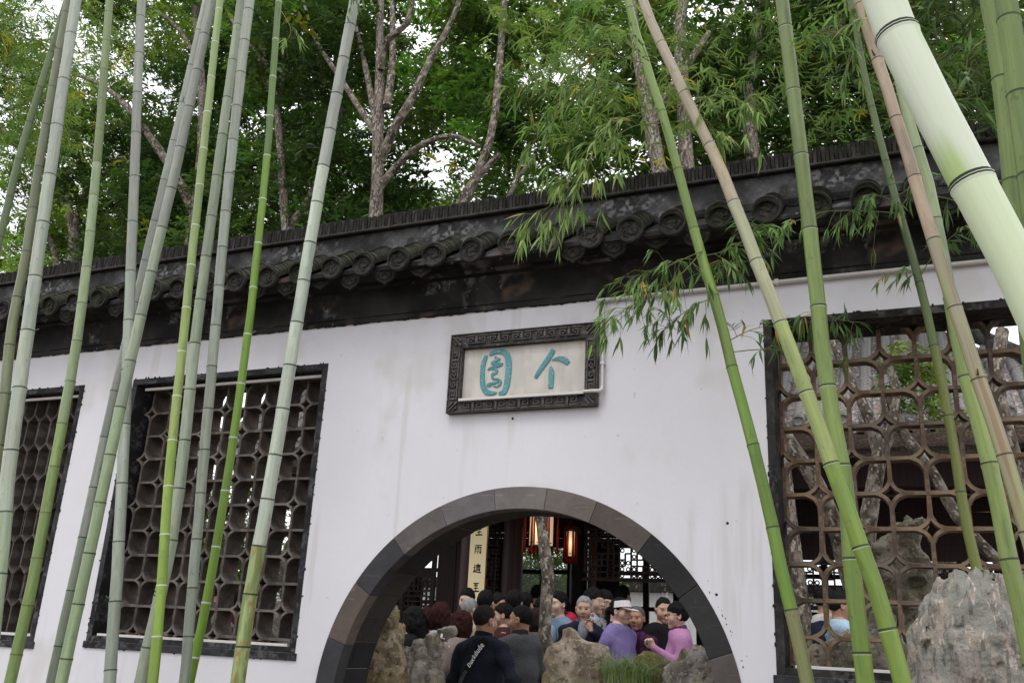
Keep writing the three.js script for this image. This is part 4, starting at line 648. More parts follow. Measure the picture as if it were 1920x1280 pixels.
stone('garden_rock', 'rough brown stone filling the lower left of the octagon lattice', [[...[-6.31, 1.897, -1.4], 0.28, 0.7, 0.25], [...[-6.462, 2.651, -1.6], 0.22, 0.55, 0.2], [...[-6.763, 3.125, -1.6], 0.15, 0.5, 0.15], [...[-5.783, 1.545, -1.3], 0.3, 0.3, 0.25]], [], 23, M.rockWarm, 0.035, 0.08);
stone('garden_rock', 'pale pitted stone behind the right half of the octagon lattice', [[...[-4.886, 1.537, -1.3], 0.22, 0.3, 0.2], [...[-4.907, 2.159, -1.5], 0.16, 0.45, 0.16], [...[-5.275, 1.413, -1.2], 0.16, 0.2, 0.15]], [], 25, M.rock, 0.03, 0.07);
{ // stalagmite stone in the bamboo bed: a blunt pillar studded with long pebbles
  const c = [0.242, 1.709, 0.75], top = [0.2, 1.955, 0.75], f = (x, y, z) => {
    const t = smooth(top[1] - 0.55, top[1] + 0.02, y), lean = 0.05 * (y - 1.5);
    let d = ellip(x, y, z, [c[0] + 0.02 - lean, 1.0, c[2]], [0.35, top[1] - 1.0 - 0.03, 0.29]);
    d = smin(d, capsule(x, y, z, [c[0] + 0.05, -0.1, c[2]], [c[0] - lean - 0.01, top[1] - 0.3, c[2]], 0.34, 0.24), 0.1);
    const nb = n3(x * 17, y * 5.5, z * 17, 71), n2 = n3(x * 36, y * 15, z * 36, 73), tp = n3(x * 22, y * 3, z * 22, 79);
    d -= 0.03 * smooth(0.45, 0.75, nb) + 0.022 * smooth(0.45, 0.7, n2) - 0.012 + 0.045 * t * (tp - 0.5) + 0.05 * fbm3(x * 5, y * 3, z * 5, 2, 77);
    return d;
  };
  const g = nets(f, [c[0] - 0.55, -0.05, c[2] - 0.5], [c[0] + 0.6, top[1] + 0.12, c[2] + 0.5], 0.0135); const q = clean(g); q.translate(-c[0], 0, -c[2]);
  T.pebbly = colorTex(320, 768, [0.42, 1.0], (u, v) => {
    const a = fbm(u, v, 6, 5, 4, 401), p = fbm(u, v, 16, 12, 3, 407), l = fbm(u, v, 40, 26, 3, 409), w = fbm(u, v, 9, 4, 4, 419);
    let k = mix3([0.18, 0.178, 0.16], [0.275, 0.268, 0.24], a);
    k = mix3(k, [0.31, 0.265, 0.225], 0.85 * smooth(0.52, 0.62, p)); k = mix3(k, [0.52, 0.46, 0.40], 0.75 * smooth(0.62, 0.7, l) * smooth(0.45, 0.6, p));
    k = mix3(k, [0.11, 0.105, 0.1], 0.75 * smooth(0.6, 0.68, fbm(u, v, 26, 14, 3, 421))); return mix3(k, [0.26, 0.215, 0.2], 0.5 * smooth(0.5, 0.65, w));
  });
  const o = part(scene, 'stalagmite_stone', q, std({ map: T.pebbly, bumpMap: T.rough, bumpScale: 0.014, roughness: 0.85 })); o.position.set(c[0], 0, c[2]);
  tag(o, 'blunt grey pillar stone studded with pinkish pebbles at the lower right corner', 'rock');
}
{ // raised rockery bed inside the gate, with grass
  const f = (x, y, z) => ellip(x, y, z, [-1.8, 0.15, -1.15], [0.85, 1.14, 0.6]) + 0.12 * fbm3(x * 3, y * 3, z * 3, 3, 5);
  struct('rockery_mound', clean(nets(f, [-3.1, 0.1, -2.1], [-0.8, 1.5, -0.4], 0.06)), M.ground);
  const tuft = (label, c, n, sp, L, seed) => {
    const R = rng(seed), pos = [], idx = []; let k = 0;
    for (let i = 0; i < n; i++) {
      const a = R() * 6.28, r = Math.sqrt(R()) * sp, x0 = c[0] + Math.cos(a) * r, z0 = c[2] + Math.sin(a) * r * 0.6, b = R() * 6.28, l = L * (0.6 + 0.8 * R()), lean = 0.5 + R() * 1.2, w = 0.0042;
      const ux = Math.cos(b), uz = Math.sin(b), y0 = c[1] - 0.04 - 0.5 * (r / sp) ** 2 * 0.08;
      for (let j = 0; j <= 4; j++) { const t = j / 4, s = l * lean * t * t * 0.8, y = y0 + l * (t - 0.45 * lean * t * t * t), ww = w * (1 - t * 0.9); pos.push(x0 + ux * s - uz * ww, y, z0 + uz * s + ux * ww, x0 + ux * s + uz * ww, y, z0 + uz * s - ux * ww); if (j) { const q = k + (j - 1) * 2; idx.push(q, q + 1, q + 2, q + 1, q + 3, q + 2); } }
      k += 10;
    }
    const g = new THREE.BufferGeometry(); g.setAttribute('position', new THREE.Float32BufferAttribute(pos, 3)); g.setIndex(idx); g.computeVertexNormals();
    const o = part(scene, 'grass', clean(g), leafMat(0.32, 0.42, 0.17, 0.4)); tag(stuff(o), label, 'grass'); return o;
  };
  tuft('long arching grass before the mossy stone inside the moon gate', [-1.772, 1.427, -0.9], 620, 0.17, 0.19, 5);
  tuft('short grass at the foot of the notched pale slab', [-2.102, 1.329, -0.85], 900, 0.24, 0.07, 6);
  tuft('grass tuft between the mossy stone and the lumpy grey stone', [-1.622, 1.478, -1.15], 300, 0.07, 0.12, 7);
}

// ------------------------------------------------------------------ trees
const leafy = (r, g, b, t) => leafMat(r, g, b, t);
const broad = (() => { const p = [0, 0, 0, 0.3, 0.012, -0.17, 0.35, -0.02, 0, 0.3, 0.012, 0.17, 0.68, -0.03, -0.14, 0.72, -0.07, 0, 0.68, -0.03, 0.14, 1, -0.16, 0], i = [0, 2, 1, 0, 3, 2, 1, 2, 4, 2, 5, 4, 2, 3, 6, 2, 6, 5, 4, 5, 7, 5, 6, 7]; const g = new THREE.BufferGeometry(); g.setAttribute('position', new THREE.Float32BufferAttribute(p, 3)); g.setIndex(i.map((v, k) => i[k - k % 3 + 2 - k % 3])); g.computeVertexNormals(); g.setAttribute('uv', new THREE.Float32BufferAttribute(new Float32Array(16), 2)); return g; })();
const sprigs = [0, 1, 2, 3].map(k => {                   // a twig 0.3 long with a whorl of leaves
  const R = rng(600 + k), l = [tubeAlong([V(-0.2, -0.02, 0), V(0, 0, 0), V(0.16, 0.03, 0.02)], [0.005, 0.004, 0.002], 4)];
  for (let i = 0; i < 13; i++) { const g = broad.clone(), s = 0.075 + R() * 0.055, t = -0.12 + 0.3 * R(); g.scale(s, s, s).rotateX((R() - 0.5) * 1.0).rotateZ((R() - 0.55) * 1.1).rotateY((R() - 0.5) * 5.2).translate(t, (R() - 0.5) * 0.1, (R() - 0.5) * 0.12); l.push(g); }
  return join(l);
});
const crownMats = [leafy(0.105, 0.22, 0.022, 0.52), leafy(0.06, 0.14, 0.018, 0.45), leafy(0.165, 0.295, 0.03, 0.56)];  // darker and lighter tones paint canopy shade and backlit leaves into the colour
function tree(name, label, stems, clumps, matIndex, seed, group, bark = M.bark, count = 80, scale = 1.15) {
  // stems: [[points], r0, r1]; the first is the trunk. clumps: [x, y, z, r]
  const base = stems[0][0][0], g = thing(name, label, 'tree', base, 0, group), R = rng(seed), sub = (p) => [p[0] - base[0], p[1] - base[1], p[2] - base[2]];
  stems.forEach(([pts, r0, r1], i) => part(g, i ? 'limb' : 'trunk', limb(pts.map(sub), r0, r1, 18, 9, 0.14, R), bark));
  const per = [[], [], [], []], e = new THREE.Euler();
  for (const [x, y, z, r, k = 1] of clumps) {
    const n = Math.round(count * r * r * k), c = sub([x, y, z]), clumpLight = 0.42 + 1.0 * R() * R(), sunny = R();  // per-clump tone: lit and shaded parts of the canopy painted into leaf colour
    for (let i = 0; i < n; i++) {
      let p; do { p = V(R() * 2 - 1, R() * 2 - 1, R() * 2 - 1); } while (p.lengthSq() > 1);
      p.multiplyScalar(r * (0.75 + 0.35 * R())); p.y *= 0.75;
      e.set((R() - 0.5) * 1.1, R() * 6.28, (R() - 0.5) * 1.0); const s = scale * (0.75 + 0.6 * R());
      const mm = new THREE.Matrix4().compose(V(c[0] + p.x, c[1] + p.y, c[2] + p.z), new THREE.Quaternion().setFromEuler(e), V(s, s, s)); mm.tone = [clumpLight, sunny]; per[Math.floor(R() * 4)].push(mm);
    }
  }
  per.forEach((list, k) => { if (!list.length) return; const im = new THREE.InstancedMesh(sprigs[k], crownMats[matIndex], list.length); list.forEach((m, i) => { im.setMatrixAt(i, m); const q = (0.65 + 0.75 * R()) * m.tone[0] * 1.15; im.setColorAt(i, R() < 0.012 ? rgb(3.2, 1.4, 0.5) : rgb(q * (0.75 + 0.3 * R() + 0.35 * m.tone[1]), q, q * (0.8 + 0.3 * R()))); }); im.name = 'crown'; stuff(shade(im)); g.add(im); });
  return g;
}
function scatter(seed, n, x0, x1, y0, y1, z0, z1, r0, r1) { const R = rng(seed), l = []; for (let i = 0; i < n; i++) l.push([x0 + (x1 - x0) * R(), y0 + (y1 - y0) * R(), z0 + (z1 - z0) * R(), r0 + (r1 - r0) * R()]); return l; }
const down = (p, dx = 0, dz = 0) => [p[0] + dx, 0.2, p[2] + dz];
{
  const G = 'broadleaf trees rising behind the garden wall';
  const a = [-5.481, 6.271, -3], b = [-7.568, 6.728, -4], c = [-4.487, 6.287, -3.2], d = [-2.138, 6.308, -3.2], e = [-1.92, 6.557, -3.5], f = [-10.254, 7.919, -5], h = [-14.039, 8.174, -6], k = [-1.361, 7.063, -4.5];
  tree('broadleaf_tree', 'many stemmed tree that forks right above the wall, left of centre', [
    [[down(a, -0.15), a, [-5.569, 7.283, -3], [-5.681, 8.043, -3.1], [-5.915, 9.113, -3.3], [-6.217, 10.74, -3.6]], 0.14, 0.035],
    [[[-5.492, 6.978, -3], [-5.267, 7.35, -2.9], [-5.081, 7.678, -2.9], [-4.975, 8.167, -3], [-4.776, 8.998, -3.2], [-4.655, 9.776, -3.3]], 0.06, 0.022],
    [[[-5.699, 8.359, -3.1], [-5.611, 8.665, -3], [-5.34, 8.876, -3], [-5.249, 9.376, -3]], 0.05, 0.03],
    [[[-5.608, 7.364, -3], [-6.357, 8.411, -3.2], [-7.042, 9.375, -3.4], [-7.625, 10.584, -3.6]], 0.042, 0.018],
    [[[-5.605, 7.474, -3], [-6.014, 8.4, -3.3], [-6.489, 9.468, -3.6], [-7.017, 10.571, -3.8]], 0.048, 0.02],
    [[[-5.467, 6.618, -3], [-5.253, 6.865, -3], [-4.891, 7.015, -2.9], [-4.424, 6.99, -2.8], [-4.078, 6.79, -2.8]], 0.05, 0.018],
    [[[-5.488, 7.712, -3], [-5.607, 8.483, -3.2], [-5.913, 9.769, -3.5]], 0.055, 0.03]],
    [...scatter(1, 11, -8, -3.4, 8.6, 10.6, -5.4, -3.4, 0.45, 0.8), ...scatter(2, 6, -6.8, -4.2, 7.2, 8.4, -5.4, -3.8, 0.35, 0.55)], 0, 41, G, M.bark);
  tree('broadleaf_tree', 'slim dark trunk with a wiry fork, between the vivid and the mottled culms', [
    [[down(b, 0.2), b, [-7.774, 7.663, -4], [-8.05, 8.845, -4], [-8.254, 9.343, -4], [-8.739, 10.353, -4.2], [-9.232, 11.758, -4.4]], 0.10, 0.03],
    [[[-8.154, 9.138, -4], [-8.681, 9.977, -4.1], [-9.445, 10.932, -4.2], [-9.919, 11.872, -4.3]], 0.04, 0.02], [[[-8.079, 9.031, -4], [-7.788, 9.746, -4], [-7.169, 10.013, -4], [-6.733, 10.18, -4]], 0.03, 0.012], [[[-7.616, 6.861, -4.1], [-7.403, 7.369, -4.2], [-7.322, 7.914, -4.3], [-7.347, 9.066, -4.6]], 0.06, 0.03]],
    [...scatter(3, 16, -10.5, -6.2, 8.2, 11.5, -6, -3.2, 0.5, 1.0), ...scatter(4, 16, -8.6, -6.4, 6.9, 8.6, -5.6, -3.8, 0.4, 0.7)], 1, 42, G, M.bark);
  tree('broadleaf_tree', 'leaning pair of pale brown stems rising over the wall above the plaque', [
    [[[-2.596, 1.211, -2], [-2.852, 1.726, -2.1], [-2.847, 2.075, -2.2], [-2.983, 2.304, -2.3], [-3.014, 2.616, -2.4], [-3.613, 4.5, -2.9], c, [-4.302, 6.669, -3.2], [-4.187, 7.266, -3.3], [-4.241, 8.216, -3.5], [-4.375, 9.585, -3.8]], 0.056, 0.045],
    [[[-4.622, 6.15, -3.3], [-4.432, 6.47, -3.2], [-4.224, 6.711, -3.2], [-4.013, 6.91, -3.2]], 0.06, 0.03], [[[-4.021, 6.347, -3.4], [-3.839, 6.696, -3.4], [-3.651, 6.941, -3.4]], 0.028, 0.02]],
    [...scatter(5, 11, -5.2, -2.4, 8.0, 10, -5.6, -3.8, 0.45, 0.75), ...scatter(6, 8, -4.8, -2.4, 6.9, 8.2, -5.4, -4, 0.35, 0.55)], 0, 43, G, M.bark);
  tree('broadleaf_tree', 'dark trunk behind the leaf spray where two right culms cross, the left of a pair', [[[[-1.3, 0.2, -3.0], [-1.5, 3, -3.0], d, [-2.269, 7.035, -3.3], [-2.481, 8.112, -3.5], [-2.675, 9.61, -3.8]], 0.13, 0.05], [[[-2.269, 7.035, -3.3], [-1.994, 7.581, -3.4], [-1.667, 8.274, -3.6]], 0.07, 0.03]],
    [...scatter(7, 11, -3, -0.4, 7.4, 9.6, -5.5, -3.6, 0.45, 0.75), ...scatter(8, 8, -2.8, -1, 6.8, 8, -6, -4.4, 0.35, 0.6)], 1, 44, G, M.bark);
  tree('broadleaf_tree', 'dark trunk just right of its twin behind the crossing culms', [[[[-1.1, 0.2, -3.6], [-1.4, 3, -3.6], e, [-1.969, 7.495, -3.6], [-2.048, 8.51, -3.8], [-1.986, 9.573, -4]], 0.13, 0.06]],
    [...scatter(9, 17, -1.8, 0.6, 7.8, 9.8, -6.5, -4, 0.5, 0.85), ...scatter(10, 8, -1.6, 0.2, 6.8, 8, -6.5, -5, 0.4, 0.6)], 1, 45, G, M.bark);
  tree('broadleaf_tree', 'tree with one short visible trunk right of the straight green culm', [[[[-0.9, 0.2, -4.4], [-1.2, 3.5, -4.5], k, [-1.4, 7.702, -4.6], [-1.304, 9.108, -4.9], [-1.214, 10.155, -5]], 0.12, 0.06]],
    [...scatter(11, 20, -1.2, 2.2, 7.8, 10.2, -7.5, -4.6, 0.5, 0.9), ...scatter(12, 10, -0.6, 2.0, 7.2, 8.4, -6.8, -5, 0.4, 0.65)], 0, 46, G, M.bark);
  tree('broadleaf_tree', 'dense dark tree behind the left bamboo, its trunk hidden by a leaning culm', [[[down(f), f, [-10.382, 9.416, -5], [-10.976, 11.154, -5.2], [-11.782, 13.215, -5.5]], 0.14, 0.06], [[f, [-10.696, 8.617, -4.9], [-11.706, 9.768, -4.9], [-12.788, 10.757, -5], [-14.394, 11.705, -5.2]], 0.085, 0.03], [[[-10.928, 11.033, -5.2], [-11.675, 12.005, -5.2], [-12.895, 12.994, -5.3]], 0.04, 0.02]],
    [...scatter(13, 32, -14, -9, 9, 13.6, -7.5, -4.6, 0.6, 1.05), ...scatter(14, 30, -13, -8.4, 7.4, 9.8, -7.5, -4.8, 0.45, 0.85)], 1, 47, G, M.bark);
  tree('broadleaf_tree', 'crooked low branched tree at the far left above the tiled coping', [[[down(h), h, [-14.399, 9.002, -6], [-15.423, 10.08, -6.2], [-17.136, 11.296, -6.5], [-19.18, 12.825, -6.8]], 0.15, 0.07], [[[-14.19, 8.635, -6], [-13.967, 9.34, -5.9], [-13.399, 9.647, -5.8]], 0.07, 0.03], [[[-14.57, 7.953, -6.1], [-15.393, 9.055, -6.3], [-16.383, 9.726, -6.4]], 0.06, 0.03]],
    [...scatter(15, 30, -19, -12.5, 10, 16, -9, -5.5, 0.6, 1.1), ...scatter(16, 26, -17.5, -10.5, 8.0, 10.4, -8.5, -5.6, 0.5, 0.9)], 2, 48, G, M.bark);
  tree('broadleaf_tree', 'tall bushy tree closing the sky far behind the middle of the wall', [[[[-6, 0.2, -13], [-6.1, 6, -13], [-6.3, 11, -13]], 0.25, 0.1]], [...scatter(17, 60, -13, -2.5, 9.5, 18, -14, -8.5, 0.7, 1.35), ...scatter(20, 26, -10.5, -4.5, 9, 14, -12, -9, 0.6, 1.0)], 0, 49, G, M.bark, 56, 1.2);
  tree('broadleaf_tree', 'tall bushy tree closing the sky far behind the right of the wall', [[[[0.5, 0.2, -13], [0.6, 6, -13], [0.4, 11, -13]], 0.25, 0.1]], [...scatter(18, 50, -4, 4.2, 8.8, 16, -14, -8.5, 0.7, 1.3)], 1, 50, G, M.bark, 72, 1.2);
  tree('broadleaf_tree', 'tall bushy tree closing the sky far behind the left bamboo', [[[[-19, 0.2, -11], [-19, 6, -11], [-19.3, 12, -11]], 0.25, 0.1]], [...scatter(19, 56, -26, -12, 10, 19, -14, -8.5, 0.8, 1.4), ...scatter(22, 26, -19, -11, 9, 14, -12, -9, 0.7, 1.1)], 1, 51, G, M.bark, 76, 1.2);
  // small trees in the courtyard seen through the right lattice
  tree('crape_myrtle', 'pale smooth trunk leaning right behind the left side of the right lattice', [[[[-0.416, 2.063, -1.9], [-0.517, 2.496, -1.9], [-0.63, 2.812, -1.9], [-0.822, 3.155, -1.95], [-0.967, 3.539, -2]], 0.072, 0.05]], [], 0, 61, 'small bare trunked trees in the courtyard', M.bark);
  tree('crape_myrtle', 'pale forked trunk in the middle of the right lattice, with bright green and red leaves', [[[[-0.362, 1.972, -1.6], [-0.293, 2.413, -1.7], [-0.218, 2.786, -1.8], [-0.169, 3.008, -1.85]], 0.07, 0.055], [[[-0.171, 2.969, -1.85], [-0.219, 3.262, -1.9], [-0.324, 3.586, -2], [-0.449, 3.931, -2.1], [-0.503, 4.196, -2.2]], 0.05, 0.02], [[[-0.181, 2.93, -1.85], [-0.075, 3.215, -1.9], [-0.028, 3.483, -2], [-0.05, 3.724, -2.1]], 0.045, 0.032]],
    [[...[0.047, 3.505, -2.1], 0.22], [...[0.215, 3.735, -2.2], 0.2], [...[0.026, 3.748, -2.2], 0.18], [...[0.275, 3.368, -2.1], 0.15], [...[0.111, 3.376, -2.1], 0.16], [...[0.076, 3.898, -2.2], 0.14]], 2, 62, 'small bare trunked trees in the courtyard', M.bark, 420, 0.55);
  tree('crape_myrtle', 'slender trunk leaning steeply right across the dark hall behind the right lattice', [[[[0.667, 2.098, -1.6], [0.478, 2.274, -1.7], [0.312, 2.517, -1.8], [0.16, 2.891, -1.9], [-0.011, 3.204, -1.95], [-0.065, 3.485, -2]], 0.04, 0.042]], [], 0, 63, 'small bare trunked trees in the courtyard', M.bark);
  tree('crape_myrtle', 'pale trunk at the right edge of the right lattice behind the dry tan culm', [[[[0.722, 2.568, -1.8], [0.674, 3.007, -1.8], [0.649, 3.496, -1.9], [0.745, 3.959, -2.1]], 0.06, 0.045]], [], 0, 64, 'small bare trunked trees in the courtyard', M.bark);
}

// ------------------------------------------------------------------ the dark timber hall across the courtyard
{
  const X0 = -9.1, X1 = 1.5, ZF = -6, Z2 = -7.4, ZB = -10.4, YF = 0.42, hall = thing('garden_hall', 'dark open fronted timber hall with grey tiled roof beyond the moon gate', 'hall');
  const cols = [-8.75, -5.41, -1.98, 1.3], w = M.wood, wm = new THREE.MeshPhysicalMaterial({ map: T.wood, color: rgb(1.6, 1.2, 1.35), roughness: 0.45, specularIntensity: 0.5 });
  part(hall, 'stone_base', box(X0 - 0.3, X1 + 0.5, 0.1, YF, ZB - 0.6, ZF + 0.55, 0.01), M.rock);
  const cyl = (x, z, r, y0, y1) => { const g = new THREE.CylinderGeometry(r * 0.96, r, y1 - y0, 20, 1); g.translate(x, (y0 + y1) / 2, z); return g; };
  for (const z of [ZF, Z2, ZB]) for (const x of cols) {
    const c = part(hall, 'column', cyl(x, z, 0.155, YF + 0.2, z === ZF ? 3.85 : 4.6), wm); part(c, 'plinth', (() => { const g = new THREE.LatheGeometry([[0, 0], [0.2, 0], [0.25, 0.06], [0.25, 0.13], [0.19, 0.2], [0, 0.2]].map(p => new THREE.Vector2(...p)), 20); g.translate(x, YF, z); return g; })(), M.rock);
  }
  for (const z of [ZF, Z2, ZB]) part(hall, 'beam', box(X0, X1, z === ZF ? 3.45 : 3.6, z === ZF ? 3.8 : 4.0, z - 0.1, z + 0.1, 0.01), w);
  for (const x of cols) part(hall, 'beam', box(x - 0.09, x + 0.09, 3.4, 3.7, ZB + 0.1, ZF - 0.1, 0.01), w);
  part(hall, 'ceiling', box(X0, X1, 4.02, 4.06, ZB - 0.1, ZF + 0.4), w);
  // side walls of dark boards
  for (const x of [X0 + 0.35, X1 - 0.12]) for (let i = 0; i < 10; i++) part(hall, 'wall_board', box(x - 0.03, x + 0.03, YF, 3.7, ZB + 0.18 + i * 0.29, ZB + 0.465 + i * 0.29, 0.006), w);
  // fretwork: a frame filled by a broken net of short bars
  const fret = (x0, x1, y0, y1, z, s, seed) => { const R = rng(seed), l = [], t = s * 0.13; for (let x = x0; x < x1 - s * 0.5; x += s) for (let y = y0; y < y1 - s * 0.5; y += s) { const o = R(); if (o < 0.8) l.push(box(x - t, x + t, y, y + s, z - 0.012, z + 0.012)); if (o > 0.2) l.push(box(x, x + s, y - t, y + t, z - 0.011, z + 0.011)); if (R() < 0.5) { const g = new THREE.TorusGeometry(s * 0.3, t * 0.8, 4, 10); g.translate(x + s / 2, y + s / 2, z); l.push(g); } } l.push(box(x0 - 0.03, x1 + 0.03, y1, y1 + 0.04, z - 0.02, z + 0.02), box(x0 - 0.03, x1 + 0.03, y0 - 0.04, y0, z - 0.02, z + 0.02)); return join(l); };
  // front: hanging frieze under the beam and carved drops beside the columns
  stuff(part(hall, 'hanging_fretwork', fret(-4.3, -2.2, 2.5, 3.3, Z2, 0.085, 711), w)); stuff(part(hall, 'hanging_fretwork', fret(-1.8, 1.12, 2.2, 2.72, Z2, 0.085, 712), w));
  for (let i = 0; i < 3; i++) for (let k = 0; k < 4; k++) part(hall, 'transom_board', box(cols[i] + 0.16, cols[i + 1] - 0.16, (i === 2 ? 2.78 : 3.36) + k * (i === 2 ? 0.2 : 0.06), (i === 2 ? 2.975 : 3.415) + k * (i === 2 ? 0.2 : 0.06), Z2 - 0.02, Z2 + 0.02 + k * 0.002, 0.005), w);
  // second row: lattice door leaves in the left bay and beside the middle opening
  const leaf = (x0, x1, z, seed) => { const d = part(hall, 'door_leaf', [box(x0, x0 + 0.07, YF, 3.55, z - 0.025, z + 0.025, 0.004), box(x1 - 0.07, x1, YF, 3.55, z - 0.025, z + 0.025, 0.004), ...[YF, 1.2, 1.55, 2.5, 3.48].map(y => box(x0 + 0.07, x1 - 0.07, y, y + 0.08, z - 0.024, z + 0.024))], w); part(d, 'door_panel', box(x0 + 0.07, x1 - 0.07, YF + 0.08, 1.2, z - 0.008, z + 0.008), w); stuff(part(d, 'door_fretwork', fret(x0 + 0.08, x1 - 0.08, 1.66, 2.46, z, 0.075, seed), w)); };
  leaf(-8.5, -7.95, Z2, 1); leaf(-7.9, -7.3, Z2, 2);
  leaf(-7.25, -6.66, Z2, 5);
  for (let i = 2; i < 4; i++) part(hall, 'screen_board', box(-7.25 + i * 0.31, -7.25 + i * 0.31 + 0.3, YF, 3.55, Z2 - 0.02, Z2 + 0.02, 0.006), w);
  stuff(part(hall, 'column_fretwork', fret(-5.92, -5.62, 1.2, 3.3, Z2, 0.06, 3), w)); stuff(part(hall, 'column_fretwork', fret(-2.5, -2.14, 2.0, 2.6, Z2, 0.06, 4), w));
  for (let i = 0; i < 2; i++) part(hall, 'screen_board', box(-3.32 + i * 0.42, -3.32 + i * 0.42 + 0.4, YF, 3.4, ZB + 0.2, ZB + 0.24, 0.006), w);
  // back: glazed casements with dark muntins
  const pane = new THREE.MeshPhysicalMaterial({ color: rgb(0.95, 0.97, 0.96), roughness: 0, transmission: 1, thickness: 0 });
  for (let i = 0; i < 3; i++) {
    const a = cols[i] + 0.17, b = cols[i + 1] - 0.17, n = 6, s = (b - a) / n;
    for (let k = 0; k < n; k++) {
      const x0 = a + k * s, x1 = x0 + s, m = 0.05, solid = (i === 0 && (k === 1 || k === 2 || k === 3)) || (i === 1 && k === 0) || (i === 2 && k === 2), win = part(hall, 'window', [box(x0, x0 + m, YF, 3.3, ZB - 0.03, ZB + 0.03, 0.004), box(x1 - m, x1, YF, 3.3, ZB - 0.03, ZB + 0.03, 0.004), ...[1.05, 1.62, 2.2, 2.78, 3.24].map(y => box(x0 + m, x1 - m, y, y + 0.07, ZB - 0.025, ZB + 0.025))], w);
      part(win, 'lower_panel', box(x0 + m, x1 - m, YF, 1.05, ZB - 0.02, ZB + 0.02), w);
      if (solid) part(win, 'shutter', box(x0 + m, x1 - m, 1.11, 3.24, ZB - 0.02, ZB + 0.01), w); else part(win, 'pane', box(x0 + m, x1 - m, 1.11, 3.24, ZB - 0.0415, ZB - 0.0405), pane);
    }
    for (let k = 0; k < 3; k++) part(hall, 'transom_board', box(a, b, 3.305 + k * 0.1, 3.4 + k * 0.1, ZB - 0.02, ZB + 0.02 + k * 0.002, 0.005), w);
  }
  // roof
  const EZ = -5.0, EY = 4.0, RZ = -8.2, RY = 6.2, ang = Math.atan2(RY - EY, EZ - RZ), L = Math.hypot(RY - EY, EZ - RZ), RX0 = X0 + 0.2, RX1 = 0.35, EX0 = X0 - 0.5, EX1 = 1.9;
  const slopeGeo = (() => { const g = new THREE.BufferGeometry(), q = (a, b, c, d) => [...a, ...b, ...c, ...a, ...c, ...d]; const A = [EX0, EY, EZ], B = [EX1, EY, EZ], Cc = [RX1, RY, RZ], D = [RX0, RY, RZ], B2 = [EX1, EY, 2 * RZ - EZ], A2 = [EX0, EY, 2 * RZ - EZ], lower = (p) => [p[0], p[1] - 0.09, p[2]];
    const t = [q(A, B, Cc, D), q(B2, A2, D, Cc), [...B, ...B2, ...Cc], [...A2, ...A, ...D], q(lower(B), lower(A), lower(D), lower(Cc)), q(lower(A), lower(B), B, A), q(lower(B), lower(B2), B2, B), q(lower(B2), lower(A2), lower(A), lower(B))].flat();
    g.setAttribute('position', new THREE.Float32BufferAttribute(t, 3)); g.computeVertexNormals(); return clean(g); })();
  T.roofpan = colorTex(512, 512, 0.8, (u, v) => { const a = fbm(u, v, 8, 8, 4, 431), b = fbm(u, v, 36, 36, 3, 433), k = mix3([0.16, 0.145, 0.15], [0.3, 0.275, 0.28], a); return mix3(mix3(k, [0.6, 0.54, 0.5], 0.85 * smooth(0.56, 0.66, b)), [0.4, 0.2, 0.12], 0.7 * smooth(0.66, 0.72, fbm(u, v, 24, 24, 3, 439))); });
  part(hall, 'roof', slopeGeo, std({ map: T.roofpan, bumpMap: T.rough, bumpScale: 0.01 }));
  const roofTile = [[3.7, 3.55, 3.75], [3.2, 3.1, 3.3], [4.3, 4.0, 4.1]].map(c => std({ map: T.tile, color: rgb(...c), bumpMap: T.rough, bumpScale: 0.003, roughness: 0.6 }));
  const one = (r) => { const g = new THREE.CylinderGeometry(r, r * 1.12, 0.13, 9, 1, true, -PI / 2, PI); g.rotateX(-PI / 2); return clean(g); };
  const rowGeo = (len, seed) => { const Q = rng(seed), l = []; for (let s = 0; s < len - 0.05; s += 0.105) { const g = one(0.064 + Q() * 0.006); g.rotateX(0.09); g.rotateZ((Q() - 0.5) * 0.1); g.translate((Q() - 0.5) * 0.012, 0.015, -s - 0.06); l.push(g); } return mergeGeometries(l); };
  const full = [0, 1, 2].map(k => rowGeo(L, 800 + k)), R = rng(81), disc = (() => { const g = new THREE.CylinderGeometry(0.07, 0.07, 0.02, 18); g.rotateX(PI / 2); const r = new THREE.TorusGeometry(0.055, 0.007, 5, 16); r.translate(0, 0, 0.012); return join([g, r]); })();
  const tip = (() => { const s = new THREE.Shape(); s.moveTo(-0.07, 0.03); s.lineTo(0.07, 0.03); s.quadraticCurveTo(0.06, -0.05, 0, -0.085); s.quadraticCurveTo(-0.06, -0.05, -0.07, 0.03); return clean(new THREE.ExtrudeGeometry(s, { depth: 0.012, bevelEnabled: false })); })();
  for (let x = EX0 + 0.12; x < EX1 - 0.05; x += 0.228) {
    const t = x > RX1 ? (EX1 - x) / (EX1 - RX1) : x < RX0 ? (x - EX0) / (RX0 - EX0) : 1, g = t > 0.97 ? full[Math.floor(R() * 3)] : rowGeo(Math.max(0.2, L * t), 820 + Math.round(x * 10));
    const m = part(hall, 'tile_row', g, roofTile[Math.floor(R() * 3)]); m.position.set(x, EY + 0.01, EZ + 0.03); m.rotation.x = ang;
    const e = part(hall, 'end_tile', disc, roofTile[1]); e.position.set(x, EY + 0.035, EZ + 0.05);
    const d = part(hall, 'drip_tile', tip, roofTile[0]); d.position.set(x + 0.114, EY - 0.04, EZ + 0.02);
  }
  part(hall, 'ridge', box(RX0, RX1, RY - 0.02, RY + 0.3, RZ - 0.12, RZ + 0.12, 0.02), M.tile);
  part(hall, 'hip_ridge', limb([[RX1, RY + 0.15, RZ], [(RX1 + EX1) / 2, (RY + EY) / 2 + 0.16, (RZ + EZ) / 2], [EX1, EY + 0.16, EZ]], 0.1, 0.1, 8, 8), M.tile);
